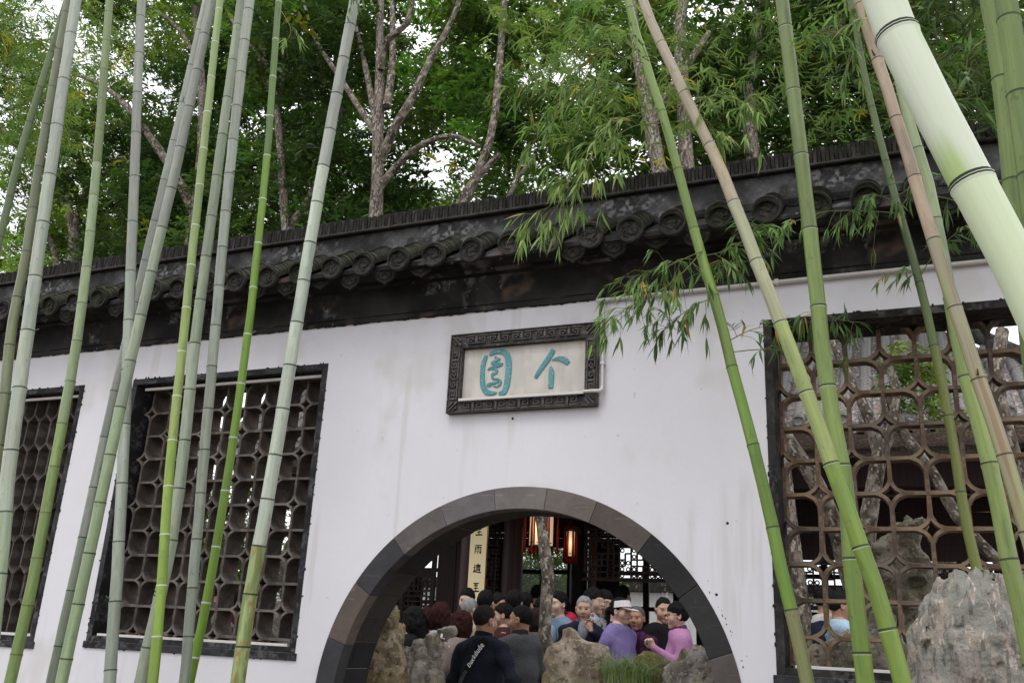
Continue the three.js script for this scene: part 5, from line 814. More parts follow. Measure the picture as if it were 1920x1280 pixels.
  // rafters under the eave
  for (let x = EX0 + 0.3; x < EX1 - 0.2; x += 0.24) part(hall, 'rafter', (() => { const g = new THREE.BoxGeometry(0.07, 0.07, 1.5); g.rotateX(ang); g.translate(x, EY + 0.34, EZ - 0.7); return g; })(), w);

  // couplet boards on the columns
  const canvas = document.createElement('canvas'); canvas.width = 128; canvas.height = 1024; const cx = canvas.getContext('2d');
  cx.fillStyle = '#e9d9ae'; cx.fillRect(0, 0, 128, 1024); cx.strokeStyle = '#1d1712'; cx.lineCap = 'round';
  const glyph = (oy, s, lines) => { for (const [wd, ...p] of lines) { cx.lineWidth = wd * s / 60; cx.beginPath(); p.forEach(([x, y], i) => cx[i ? 'lineTo' : 'moveTo'](64 + (x - 50) * s / 100, oy + (y - 50) * s / 100)); cx.stroke(); } };
  const G1 = [[6, [20, 20], [26, 28]], [6, [14, 42], [28, 40], [18, 62], [30, 70], [10, 82]], [7, [10, 84], [40, 84], [95, 92]], [5, [62, 8], [58, 20]], [6, [42, 22], [88, 22]], [5, [46, 26], [44, 76]], [6, [46, 32], [86, 30], [84, 76], [76, 72]], [5, [65, 32], [64, 58]], [5, [52, 42], [78, 42]], [5, [55, 56], [75, 56], [75, 68], [55, 68], [55, 56]]];
  const G2 = [[7, [24, 16], [78, 14]], [6, [52, 16], [34, 36], [66, 34]], [5, [62, 26], [70, 38]], [6, [50, 40], [50, 86]], [6, [30, 60], [72, 58]], [8, [16, 88], [86, 86]]];
  const G3 = [[8, [50, 8], [34, 34], [8, 54]], [9, [50, 10], [66, 34], [94, 48]], [6, [42, 42], [60, 44]], [7, [30, 60], [70, 58], [52, 92]]];
  const G4 = [[6, [14, 14], [86, 12]], [6, [18, 32], [16, 84]], [7, [18, 34], [84, 30], [82, 84], [72, 80]], [6, [50, 14], [50, 84]], [4, [28, 48], [36, 54]], [4, [28, 66], [36, 72]], [4, [62, 48], [70, 54]], [4, [62, 66], [70, 72]]];
  [[470, G1], [586, G2], [716, G3], [834, G4]].forEach(([y, g]) => glyph(y, 66, g)); glyph(120, 66, G3); glyph(240, 66, G2); glyph(355, 66, G4); glyph(950, 66, G2);
  const ct = new THREE.CanvasTexture(canvas); ct.colorSpace = THREE.SRGBColorSpace;
  const pv = [-5.228, 2.565, -5.82], board = thing('couplet_board', 'long cream couplet board with black brush characters on a hall column', 'sign', [pv[0], 0, -5.82]);
  part(board, 'board', (() => { const g = new RoundedBoxGeometry(0.25, 2.16, 0.03, 1, 0.006); g.translate(0, 2.39, 0); return g; })(), std({ color: rgb(0.2, 0.09, 0.035), roughness: 0.4 }));
  part(board, 'written_face', (() => { const g = new THREE.PlaneGeometry(0.236, 2.12); g.translate(0, 2.39, 0.017); return g; })(), std({ map: ct, roughness: 0.5 }));
  const pv2 = [-5.097, 2.919, -10.2], board2 = thing('couplet_board', 'narrow brown lacquered board on the rear column right of the lanterns', 'sign', [pv2[0], 0, -10.2]);
  part(board2, 'board', (() => { const g = new RoundedBoxGeometry(0.13, 2.2, 0.04, 1, 0.01); g.translate(0, 2.3, 0); return g; })(), new THREE.MeshPhysicalMaterial({ color: rgb(0.16, 0.055, 0.015), roughness: 0.35, clearcoat: 0.5 }));
  part(board2, 'hook', box(-0.02, 0.02, 3.4, 3.46, -0.01, 0.01, 0.003), w);

  // palace lanterns
  const red = std({ color: rgb(0.2, 0.012, 0.014), roughness: 0.8 }), paper = std({ color: rgb(0.8, 0.62, 0.4), emissive: rgb(1, 0.72, 0.46), emissiveIntensity: 0.42, roughness: 0.8 });
  function lantern(label, pos, r, h, power) {
    const g = thing('lantern', label, 'lantern', pos, 0.3, 'palace lanterns hanging in the hall'), ring = (rr, y0, y1) => { const q = new THREE.CylinderGeometry(rr, rr, y1 - y0, 6); q.translate(0, (y0 + y1) / 2, 0); return q; };
    part(g, 'frame', [ring(r * 1.12, -0.02, 0.015), ring(r * 1.12, h, h + 0.035), ...[0, 1, 2, 3, 4, 5].map(i => { const a = i * PI / 3 + PI / 6, q = new THREE.CylinderGeometry(0.012, 0.012, h, 6); q.translate(Math.sin(a) * r, h / 2, Math.cos(a) * r); return q; }), ring(r * 1.02, 0.05, 0.06)], w);
    for (let i = 0; i < 6; i++) { const q = new THREE.PlaneGeometry(r * 0.92, h - 0.05); q.translate(0, h / 2, r * 0.85); q.rotateY(i * PI / 3); part(g, 'lamp_panel', q, paper); }
    for (let i = 0; i < 6; i++) { const a = i * PI / 3 + PI / 6, x = Math.sin(a) * r * 1.35, z = Math.cos(a) * r * 1.35; part(g, 'tassel', [tubeAlong([V(x, h * 0.9, z), V(x, h * 0.45, z), V(x, -0.08, z)], [0.01, 0.017, 0.02], 8), tubeAlong([V(Math.sin(a) * r, h + 0.03, Math.cos(a) * r), V(x, h + 0.06, z), V(x, h * 0.9, z)], [0.01, 0.01, 0.01], 5)], red); }
    part(g, 'fringe', Array.from({ length: 18 }, (_, i) => { const a = i * PI / 9, q = new THREE.CylinderGeometry(0.012, 0.016, 0.07, 5); q.translate(Math.sin(a) * r * 0.95, -0.055, Math.cos(a) * r * 0.95); return q; }), red);
    part(g, 'cord', tubeAlong([V(0, h + 0.03, 0), V(0, 4.02 - pos[1], 0)], [0.012, 0.012], 6), red);
    const l = new THREE.PointLight(rgb(1, 0.72, 0.42), power, 6); l.position.set(0, h * 0.5, r + 0.06); l.shadow.radius = 6; l.castShadow = true; l.name = 'lantern_light'; g.add(l);
  }
  const l1 = [-4.741, 2.853, -6.8], l2 = [-4.878, 2.875, -8.4], l3 = [0.885, 3.113, -8];
  lantern('large lit palace lantern with red tassels under the crown of the moon gate', l1, 0.17, 0.52, 0.3); lantern('smaller lit lantern right of the large one, seen through the moon gate', l2, 0.07, 0.42, 0.12);
  lantern('lantern with red tassels in the hall behind the right lattice', l3, 0.14, 0.45, 0.2);
  // beyond the hall
  const bw = thing('boundary_wall', 'far white boundary wall with dark coping beyond the hall', 'wall'); part(bw, 'wall_body', box(-30, 9, 0.1, 3.15, -21.4, -21, 0), M.plaster); part(bw, 'coping', box(-30.1, 9.1, 3.152, 3.45, -21.6, -20.8, 0.03), M.tileDark);
  const shrubG = 'shrubs in the garden beyond the hall';
  [[-10.2, -14.5, 1.6], [-8.2, -13.8, 2.4], [-12.8, -14.2, 2.2], [-15.5, -14.8, 2.6], [-12.6, -9.5, 4.4], [-18, -12.5, 3.0], [-11.2, -7.6, 4.2], [-7.15, -12.6, 4.4], [-7.9, -14.2, 4.6]].forEach(([x, z, h], i) => {
    tree('garden_shrub', ['rounded bright green shrub seen through the rear windows of the hall', 'tall light green shrub behind the rear windows of the hall', 'bushy shrub behind the left part of the rear windows', 'leafy shrub left of the hall beyond the lattice', 'light green tree glimpsed through the middle holes of the octagon lattice', 'light green tree far left beyond the octagon lattice', 'leafy shrub at the left end of the hall', 'dense shrub close behind the windows left of the crooked tree trunk', 'pale green shrub behind the middle of the rear windows'][i],
      [[[[x, 0.2, z], [x + 0.05, h * 0.5, z], [x, h * 0.85, z]], 0.06, 0.02]], [[x, h * 0.75, z, h * 0.36], [x + 0.4, h * 0.55, z + 0.2, h * 0.34], [x - 0.45, h * 0.5, z, h * 0.34], [x, h * 0.32, z + 0.3, h * 0.34]], 2, 900 + i, shrubG, M.bark, 130, 0.9);
  });
}

// ------------------------------------------------------------------ people
const SK = { fair: rgb(0.64, 0.43, 0.33), mid: rgb(0.56, 0.35, 0.25), tan: rgb(0.40, 0.215, 0.14) };
const skinMat = {}; for (const k in SK) skinMat[k] = new THREE.MeshPhysicalMaterial({ color: SK[k], roughness: 0.55, sheen: 0.2 });
const hairMat = { black: [0.012, 0.011, 0.012], dark: [0.022, 0.018, 0.016], maroon: [0.05, 0.014, 0.014], brown: [0.035, 0.018, 0.014], grey: [0.42, 0.42, 0.43], steel: [0.16, 0.175, 0.175], salt: [0.17, 0.16, 0.16] };
for (const k in hairMat) hairMat[k] = new THREE.MeshPhysicalMaterial({ color: rgb(...hairMat[k]), map: T.hair, roughness: 0.8, specularIntensity: 0.35, bumpMap: T.hair, bumpScale: 0.004 });
const cloth = (c, map) => std({ color: rgb(...c), map: map ?? T.fabricTone, bumpMap: T.fabric, bumpScale: 0.012, roughness: 0.9 });
T.fabricTone = colorTex(128, 128, 0.3, (u, v) => { const k = 0.86 + 0.14 * fbm(u, v, 40, 40, 2, 501); return [k, k, k]; });
T.plaid = colorTex(256, 256, 0.16, (u, v) => { const a = Math.abs((u * 3) % 1 - 0.5) < 0.2 ? 1 : 0, b = Math.abs((v * 3) % 1 - 0.5) < 0.2 ? 1 : 0; return mix3(mix3([0.05, 0.012, 0.04], [0.12, 0.025, 0.10], a * 0.7), [0.02, 0.02, 0.045], b * 0.6); });
T.speckle = colorTex(256, 256, 0.25, (u, v) => { const a = fbm(u, v, 9, 9, 4, 511); return mix3([0.10, 0.105, 0.12], [0.42, 0.43, 0.46], smooth(0.42, 0.6, a)); });
const darkEye = std({ color: rgb(0.012, 0.01, 0.01), roughness: 0.25 }), lipMat = std({ color: rgb(0.33, 0.12, 0.1), roughness: 0.5 });
function headField(x, y, z, fem) {
  let d = ellip(x, y, z, [0, 0.03, -0.012], [0.075, 0.095, 0.094]);
  d = smin(d, ellip(x, y, z, [0, -0.045, 0.02], [fem ? 0.054 : 0.059, 0.076, 0.064]), 0.04);
  d = smin(d, ellip(x, y, z, [0, 0.03, 0.07], [0.05, 0.013, 0.016]), 0.02);
  d = smin(d, Math.min(ellip(x, y, z, [-0.04, -0.03, 0.056], [0.026, 0.03, 0.024]), ellip(x, y, z, [0.04, -0.03, 0.056], [0.026, 0.03, 0.024])), 0.03);
  for (const s of [-1, 1]) d = -smin(-d, Math.hypot(x - s * 0.03, (y - 0.008) * 1.4, z - 0.098) - 0.016, 0.012) ;
  d = smin(d, capsule(x, y, z, [0, 0.012, 0.083], [0, -0.026, 0.1], 0.007, 0.0115), 0.014);
  d = smin(d, Math.min(ellip(x, y, z, [-0.012, -0.031, 0.092], [0.009, 0.007, 0.009]), ellip(x, y, z, [0.012, -0.031, 0.092], [0.009, 0.007, 0.009])), 0.008);
  d = smin(d, ellip(x, y, z, [0, -0.062, 0.078], [0.023, 0.011, 0.012]), 0.012);
  d = smin(d, ellip(x, y, z, [0, -0.1, 0.058], [0.024, 0.018, 0.02]), 0.025);
  for (const s of [-1, 1]) d = Math.min(d, Math.max(ellip(x, y, z, [s * 0.079, -0.004, -0.006], [0.011, 0.032, 0.02]), -ellip(x, y, z, [s * 0.088, -0.002, 0.0], [0.008, 0.018, 0.011])));
  return smin(d, capsule(x, y, z, [0, -0.06, -0.025], [0, -0.2, -0.035], fem ? 0.047 : 0.054, fem ? 0.05 : 0.06), 0.03);
}
function hairField(x, y, z, style) {
  if (ellip(x, y, z, [0, -0.03, -0.04], [0.16, 0.27, 0.19]) > 0) return 0.1;
  const n = 0.03 * fbm3(x * 44, y * 24, z * 44, 3, 31);
  const base = ellip(x, y, z, [0, 0.036, -0.018], [0.083, 0.103, 0.106]) + n, cut = 0.05 + 0.92 * (z - 0.06) - y + n * 1.2;
  if (style === 'short') return Math.max(base, cut, -ellip(x, y, z, [0, -0.05, 0.1], [0.09, 0.11, 0.07]));
  if (style === 'crop') return Math.max(ellip(x, y, z, [0, 0.033, -0.016], [0.0785, 0.098, 0.1]) + n * 0.5, cut + 0.016 + n);
  if (style === 'fringe') return Math.max(base - 0.004, Math.min(0.022 + 0.8 * (z - 0.085), 0.05) - y, z > 0.02 ? 0.026 - y : -1);
  const face = ellip(x, y, z, [0, -0.04, 0.092], [0.066, 0.094, 0.075]);
  let d = smin(base - 0.006, ellip(x, y, z, [0, -0.035, -0.03], [0.104, 0.115, 0.096]) + n * 1.6, 0.04);
  if (style === 'long') d = smin(d, capsule(x, y, z, [0, -0.06, -0.05], [0, -0.27, -0.07], 0.098, 0.075) + n, 0.05);
  if (style === 'tail') d = smin(Math.max(base, cut), Math.min(ellip(x, y, z, [0, 0.01, -0.14], [0.035, 0.035, 0.03]), capsule(x, y, z, [0, 0.0, -0.155], [0, -0.16, -0.15], 0.028, 0.014)) + n, 0.02);
  return Math.max(d, -face, style === 'bob' ? -0.145 - y : -1);
}
const POSE = {
  down: (s, w) => [[s * (w + 0.062), 1.12, -0.035], [s * (w + 0.075), 0.87, 0.03], [0, -1, 0.15]],
  bent: (s, w) => [[s * (w + 0.065), 1.11, -0.06], [s * (w - 0.0), 1.0, 0.17], [-s * 0.35, -0.15, 1]],
  akimbo: (s, w) => [[s * (w + 0.15), 1.14, -0.1], [s * (w + 0.09), 0.93, 0.06], [-s * 0.3, -1, 0.5]],
  chest: (s, w) => [[s * (w + 0.05), 1.13, 0.03], [s * 0.1, 1.27, 0.25], [-s * 0.2, 0.9, 0.5]],
  nose: (s, w) => [[s * (w + 0.075), 1.15, 0.11], [s * 0.085, 1.37, 0.2], [-s * 0.32, 1, -0.2]],
  chin: (s, w) => [[s * (w + 0.05), 1.14, 0.08], [s * 0.09, 1.31, 0.24], [-s * 0.15, 1, 0.15]],
};
const heads = {};
function person(label, top, turn, o) {
  const floor = top[2] < -6.5 ? 0.42 : top[2] < -3.0 ? 0.37 : 0.2, g = thing('person', label, 'person', [top[0], floor, top[2]], turn * PI / 180, 'visitors in the courtyard beyond the moon gate');
  const H = top[1] - floor, k = H / 1.7, fem = !!o.fem, w = (fem ? 0.148 : 0.168) * (o.wide ?? 1), bw = o.wide ?? 1, seed = (Math.abs(top[0] * 131) | 0) + 7;
  const arms = [['L', 1], ['R', -1]].map(([n, s]) => { const [e, h, d] = POSE[o['arm' + n] ?? 'down'](s, w); const dl = Math.hypot(...d); return { s, sh: [s * w, 1.348, -0.012], e, h, d: d.map(v => v / dl), side: n }; });
  const torso = (x, y, z) => { let d = smin(ellip(x, y, z, [0, 1.2, -0.005], [0.156 * bw, 0.22, 0.108 * (o.deep ?? 1)]), ellip(x, y, z, [0, 1.0, 0.008], [0.148 * bw, 0.2, 0.112 * (o.deep ?? 1)]), 0.09); d = smin(d, Math.min(capsule(x, y, z, [0, 1.405, -0.016], [-w + 0.012, 1.352, -0.012], 0.055, 0.05), capsule(x, y, z, [0, 1.405, -0.016], [w - 0.012, 1.352, -0.012], 0.055, 0.05)), 0.08); return smin(d, capsule(x, y, z, [0, 1.34, -0.02], [0, 1.47, -0.01], 0.085, 0.056), 0.06); };
  const armF = (x, y, z, a, g2) => smin(capsule(x, y, z, a.sh, a.e, 0.05 + g2, 0.04 + g2), capsule(x, y, z, a.e, a.h, 0.04 + g2, 0.028 + g2), 0.03);
  const legF = (x, y, z, g2) => { let d = 9; for (const s of [-1, 1]) d = Math.min(d, smin(capsule(x, y, z, [s * 0.085, 0.9, 0], [s * 0.095, 0.49, 0.012], 0.085 + g2, 0.056 + g2), capsule(x, y, z, [s * 0.095, 0.49, 0.012], [s * 0.1, 0.08, -0.015], 0.055 + g2, 0.04 + g2), 0.04)); return d; };
  // the body: trunk and limbs, then head and hands on finer grids, merged into one mesh
  const bits = [clean(nets((x, y, z) => { let d = Math.min(torso(x, y, z), 9); d = smin(d, legF(x, y, z, -0.008), 0.06); for (const a of arms) d = smin(d, armF(x, y, z, a, -0.006), 0.04); for (const s of [-1, 1]) d = smin(d, capsule(x, y, z, [s * 0.1, 0.07, -0.02], [s * 0.115, 0.035, 0.1], 0.035, 0.028), 0.03); return d; }, [-0.5, -0.02, -0.32], [0.5, 1.52, 0.42], 0.02))];
  const hk = fem ? 'f' : 'm', hg = (heads[hk] ??= clean(nets((x, y, z) => headField(x, y, z, fem), [-0.11, -0.2, -0.13], [0.11, 0.15, 0.135], 0.0065))).clone();
  const hm = new THREE.Matrix4().makeTranslation(0, 1.572, 0.012 + (o.headFwd ?? 0)).multiply(new THREE.Matrix4().makeRotationFromEuler(new THREE.Euler((o.nod ?? 0) * PI / 180, (o.look ?? 0) * PI / 180, 0, 'YXZ')));
  bits.push(hg.applyMatrix4(hm));
  for (const a of arms) {
    const D = V(...a.d), up = V(0.2 * a.s, 0.1, 1).addScaledVector(D, -D.z).normalize(), side = V().crossVectors(D, up).normalize(), Wp = V(...a.h), q = (f, l, n) => Wp.clone().addScaledVector(D, f).addScaledVector(side, l).addScaledVector(up, n).toArray();
    const pinch = ['nose', 'chest', 'chin'].includes(o['arm' + a.side]), c = pinch ? 0.7 : 0.25, F = [];
    F.push([q(0, 0, 0), q(0.055, 0, 0), 0.026, 0.03], [q(0.06, -0.022, 0), q(0.08, 0.022, 0), 0.02, 0.018]);
    [[-0.031, 0.064, 0.05], [-0.011, 0.075, 0.058], [0.011, 0.074, 0.054], [0.03, 0.064, 0.044]].forEach(([l, f0, L]) => { const a1 = q(f0, l, 0), a2 = q(f0 + L * 0.6 * (1 - 0.4 * c), l, L * 0.5 * c), a3 = q(f0 + L * (1 - 0.9 * c), l * 0.9, L * (0.35 + 0.6 * c) * (c > 0.5 ? 1 : 0.5)); F.push([a1, a2, 0.0095, 0.009], [a2, a3, 0.009, 0.0075]); });
    const th = -1 * a.s; F.push([q(0.02, th * 0.026, 0.006), q(0.05, th * 0.048, 0.022), 0.0125, 0.0105], [q(0.05, th * 0.048, 0.022), q(0.078, th * 0.04, 0.04), 0.0105, 0.008]);
    const lo = [0, 1, 2].map(i => Math.min(...F.flatMap(f => [f[0][i], f[1][i]])) - 0.035), hi = [0, 1, 2].map(i => Math.max(...F.flatMap(f => [f[0][i], f[1][i]])) + 0.035);
    bits.push(clean(nets((x, y, z) => { let d = 9; F.forEach(([p, r, ra, rb], i) => { d = smin(d, capsule(x, y, z, p, r, ra, rb), i < 2 ? 0.02 : 0.006); }); return d; }, lo, hi, pinch ? 0.0055 : 0.008)));
  }
  const body = part(g, 'body', mergeGeometries(bits), skinMat[o.skin ?? 'mid']);
  const R = rng(seed), inv = new THREE.Matrix4();
  // clothing follows the body with room for folds
  const fold = (x, y, z) => 0.018 * fbm3(x * 8, y * 7, z * 8, 2, seed) + 0.05 * Math.max(0, 0.11 - Math.abs(fbm3(x * 7 + y * 2, y * 3.2, z * 7, 2, seed + 5))) + 0.008 * Math.sin(y * 26 + 9 * x + 14 * fbm3(x * 5, y * 5, z * 5, 1, seed + 3));
  const hem = o.hem ?? 0.82, sleeve = o.sleeve ?? 1;
  const topF = (x, y, z) => { let d = torso(x, y, z) - 0.017; d = smin(d, ellip(x, y, z, [0, hem + 0.1, 0.005], [0.165 * bw, 0.2, 0.125]), 0.05); for (const a of arms) { const h = sleeve < 1 ? a.e.map((v, i) => v + (a.h[i] - v) * Math.max(0, sleeve * 2 - 1)) : a.h; const A = { ...a, h }; let q = capsule(x, y, z, a.sh, a.e, 0.067, 0.055); if (sleeve >= 0.5) q = smin(q, capsule(x, y, z, a.e, h.map((v, i) => i >= 0 ? v : v), 0.055, 0.043), 0.03); else q = capsule(x, y, z, a.sh, a.sh.map((v, i) => v + (a.e[i] - v) * 0.75), 0.067, 0.062); d = smin(d, q, 0.014); } if (d < 0.07 && d > -0.07) d += fold(x, y, z); return Math.max(d, hem - y, y - 1.462 + 0.5 * Math.max(0, z - 0.03), -(Math.hypot(x, (z + 0.005)) - 0.052)); };
  const dims = [[-0.46, hem - 0.03, -0.26], [0.46, 1.5, 0.36]];
  const topG = clean(nets(topF, dims[0], dims[1], o.fine ?? 0.015)), topM = part(g, o.topName ?? 'jacket', topG, o.topMat ?? cloth(o.top));
  part(g, 'trousers', clean(nets((x, y, z) => Math.max(Math.min(smin(legF(x, y, z, 0.014), ellip(x, y, z, [0, 0.92, 0], [0.15 * bw, 0.12, 0.105]), 0.05), 9), y - hem - 0.12, 0.07 - y), [-0.3, 0.03, -0.22], [0.3, hem + 0.15, 0.22], 0.022)), cloth(o.legs ?? [0.02, 0.022, 0.03]));
  for (const s of [-1, 1]) part(g, 'shoe', (() => { const q = new THREE.SphereGeometry(1, 14, 8); q.scale(0.048, 0.05, 0.135); q.translate(s * 0.112, 0.05, 0.04); return q; })(), cloth([0.03, 0.03, 0.032]));
  if (o.collar) { const c = new THREE.LatheGeometry([[0.082, -0.03], [0.074, 0.0], [0.071, 0.03], [0.066, 0.034], [0.064, 0.0], [0.06, -0.03]].map(p => new THREE.Vector2(...p)), 22); c.rotateX(0.22); c.scale(1, 1, 1.06); c.translate(0, 1.452, -0.012); part(g, 'collar', c, cloth(o.collar)); }
  if (o.vest) part(g, 'vest', clean(nets((x, y, z) => { let d = torso(x, y, z) - 0.03 + fold(x, y, z); return Math.max(d, 0.8 - y, y - 1.41 + 0.25 * Math.abs(x) , Math.abs(x) - w - 0.01); }, [-0.26, 0.76, -0.22], [0.26, 1.45, 0.22], 0.016)), cloth(o.vest));
  // head pieces
  const at = (name, geo, mat) => { const q = clean(Array.isArray(geo) ? join(geo) : geo); q.applyMatrix4(hm); return part(g, name, q, mat); };
  const blob = (c, r) => { const q = new THREE.SphereGeometry(1, 10, 8); q.scale(...r); q.translate(...c); return q; };
  const hs = o.hair ?? 'short';
  at('hair', nets((x, y, z) => hairField(x, y, z, hs), [-0.13, hs === 'long' ? -0.37 : -0.19, -0.2], [0.13, 0.165, 0.12], 0.0085), hairMat[o.hairColor ?? 'black']);
  if (!o.back) {
    for (const s of [-1, 1]) { at('eye', blob([s * 0.03, 0.004, 0.0795], [0.0125, 0.0042, 0.005]), darkEye); at('eyebrow', tubeAlong([V(s * 0.015, 0.023, 0.0855), V(s * 0.032, 0.0285, 0.081), V(s * 0.047, 0.024, 0.07)], [0.0022, 0.0034, 0.0018], 6), hairMat[o.hairColor === 'grey' ? 'salt' : 'dark']); }
    at('mouth', [blob([0, -0.0595, 0.0895], [0.02, 0.0035, 0.004]), blob([0, -0.066, 0.088], [0.016, 0.0045, 0.005])], lipMat);
  }
  if (o.glasses) { const t = (s) => { const q = new THREE.TorusGeometry(0.019, 0.0022, 6, 18); q.scale(1.15, 0.9, 1); q.translate(s * 0.031, 0.002, 0.096); return q; }; at('glasses', [t(-1), t(1), tubeAlong([V(-0.012, 0.006, 0.098), V(0.012, 0.006, 0.098)], [0.002, 0.002], 5), ...[-1, 1].map(s => tubeAlong([V(s * 0.052, 0.008, 0.094), V(s * 0.078, 0.008, 0.04), V(s * 0.083, 0.004, -0.01)], [0.002, 0.002, 0.002], 5))], o.glasses === 'pale' ? std({ color: rgb(0.5, 0.48, 0.45), roughness: 0.3 }) : darkEye); }
  if (o.extra) o.extra({ g, at, part: (n, q, m) => part(g, n, q, m), topF, blob, w });
  g.scale.setScalar(k); return g;
}
const white = std({ color: rgb(0.72, 0.72, 0.74), roughness: 0.7 });
// front pair, backs to us
person('man in a dark navy jacket seen from behind, with a lettered strap across his back', [-3.103, 1.838, -1.5], 172, { look: -22, skin: 'tan', hair: 'crop', hairColor: 'dark', top: [0.013, 0.017, 0.028], collar: [0.009, 0.011, 0.018], wide: 1.12, armR: 'akimbo', armL: 'down', back: true, fine: 0.012,
  extra: ({ at, part, topF, blob }) => {
    at('earphone', [blob([-0.09, -0.006, 0.006], [0.006, 0.008, 0.006]), tubeAlong([V(-0.091, -0.008, 0.008), V(-0.09, -0.036, 0.016)], [0.0042, 0.0038], 6)], white);
    const cv = document.createElement('canvas'); cv.width = 1024; cv.height = 80; const c = cv.getContext('2d'); c.fillStyle = '#050506'; c.fillRect(0, 0, 1024, 80); c.font = 'bold 74px sans-serif'; c.textBaseline = 'middle';
    c.fillStyle = '#e4e4e6'; c.fillText('Duckdude', 600, 42); c.fillStyle = '#55565a'; c.fillText('Duckdude', 190, 42);
    const tx = new THREE.CanvasTexture(cv); tx.colorSpace = THREE.SRGBColorSpace;
    const n = 30, P0 = V(0.235, 0.93, 0), P1 = V(-0.085, 1.435, 0), dir = V().subVectors(P1, P0).normalize(), nrm = V(-dir.y, dir.x, 0), hw = 0.031, pos = [], uv = [], idx = [];
    for (let i = 0; i <= n; i++) for (const s of [-1, 1]) { const p = P0.clone().lerp(P1, i / n).addScaledVector(nrm, -s * hw * -1); let z = -0.35; while (z < 0 && topF(p.x, p.y, z) > 0.006) z += 0.002; pos.push(p.x, p.y, z - 0.004); uv.push(i / n, s < 0 ? 1 : 0); if (i && s > 0) { const a = (i - 1) * 2; idx.push(a, a + 1, a + 2, a + 1, a + 3, a + 2); } }
    const q = new THREE.BufferGeometry(); q.setAttribute('position', new THREE.Float32BufferAttribute(pos, 3)); q.setAttribute('uv', new THREE.Float32BufferAttribute(uv, 2)); q.setIndex(idx); q.computeVertexNormals();
    part('shoulder_strap', clean(q), std({ map: tx, roughness: 0.6, side: THREE.DoubleSide }));
  } });
person('man in a slate grey jacket turned in profile to the left, beside the navy jacket', [-3.137, 1.881, -2.3], -140, { look: 52, skin: 'tan', hair: 'crop', hairColor: 'black', top: [0.085, 0.09, 0.098], collar: [0.03, 0.033, 0.035], wide: 1.04, armL: 'bent', fine: 0.012 });
person('woman with a maroon bob in a beige jacket, left of the navy jacket', [-3.805, 1.817, -2.5], -118, { fem: 1, look: 30, hair: 'bob', hairColor: 'maroon', skin: 'fair', top: [0.30, 0.25, 0.22], wide: 1.1 });
person('woman with long black hair and glasses facing left between the two left stones', [-4.339, 1.839, -2.6], -75, { fem: 1, nod: 12, look: -8, hair: 'long', hairColor: 'black', skin: 'mid', top: [0.012, 0.012, 0.015], collar: [0.75, 0.75, 0.76], glasses: 'dark', hem: 0.8 });
person('person with a reddish bob from behind, white shirt under a dark vest', [-4.108, 1.89, -2.7], 176, { fem: 1, hair: 'bob', hairColor: 'maroon', top: [0.7, 0.7, 0.72], vest: [0.035, 0.03, 0.036], back: true });
person('person with dark maroon hair deep in the crowd at the left', [-4.843, 1.882, -3.8], 165, { fem: 1, hair: 'bob', hairColor: 'maroon', top: [0.05, 0.02, 0.025], back: true });
person('person with white hair from behind wearing a cream top', [-4.243, 1.991, -3.6], 150, { hair: 'crop', hairColor: 'grey', skin: 'mid', top: [0.45, 0.33, 0.25], back: true });
person('man with closed eyes facing the gate in front of the cream couplet board', [-4.762, 2.146, -4.6], 8, { nod: 10, hair: 'short', hairColor: 'black', skin: 'fair', top: [0.4, 0.26, 0.18] });
person('tall man with black hair from behind, between white hair and a half hidden face', [-4.112, 2.075, -3.7], 178, { hair: 'short', top: [0.5, 0.5, 0.52], back: true });
person('half hidden person with ruddy cheek behind the black haired man', [-4.237, 2.085, -4.3], 75, { hair: 'short', skin: 'tan', top: [0.05, 0.05, 0.06] });
person('person with blue grey hair deep in the crowd', [-4.181, 2.036, -4.4], 170, { hair: 'short', hairColor: 'steel', top: [0.12, 0.13, 0.14], back: true });
person('woman with black tied hair facing left behind the slate grey jacket', [-3.726, 1.935, -3.3], -70, { fem: 1, nod: 8, hair: 'tail', skin: 'mid', top: [0.06, 0.02, 0.025] });
person('broad man in a mauve grey jacket from behind', [-3.667, 2.065, -3.4], 182, { wide: 1.15, hair: 'short', top: [0.20, 0.175, 0.175], back: true });
person('man with black hair and white collar behind the mauve grey jacket', [-3.88, 2.093, -4.2], 170, { hair: 'short', top: [0.03, 0.03, 0.035], collar: [0.7, 0.7, 0.7], back: true });
person('short person with brown hair from behind, left of the crooked tree trunk', [-3.377, 1.895, -3.3], 180, { fem: 1, hair: 'bob', hairColor: 'brown', top: [0.12, 0.1, 0.1], back: true });
person('person in a light blue shirt half hidden by the crooked tree trunk', [-3.524, 2.049, -3.9], 130, { hair: 'short', top: [0.27, 0.36, 0.48] });
person('woman in a pale denim top just right of the crooked tree trunk', [-3.385, 2.095, -3.9], -25, { fem: 1, hair: 'tail', skin: 'fair', top: [0.2, 0.28, 0.38] });
person('small person in a bright pink hood behind the old man', [-3.298, 1.892, -4], 170, { fem: 1, hair: 'bob', top: [0.5, 0.03, 0.08], back: true, extra: ({ at }) => at('hood', nets((x, y, z) => Math.max(ellip(x, y, z, [0, 0.02, -0.02], [0.108, 0.125, 0.125]), -ellip(x, y, z, [0, -0.03, 0.1], [0.07, 0.1, 0.07])), [-0.13, -0.13, -0.17], [0.13, 0.17, 0.13], 0.012), cloth([0.55, 0.035, 0.08])) });
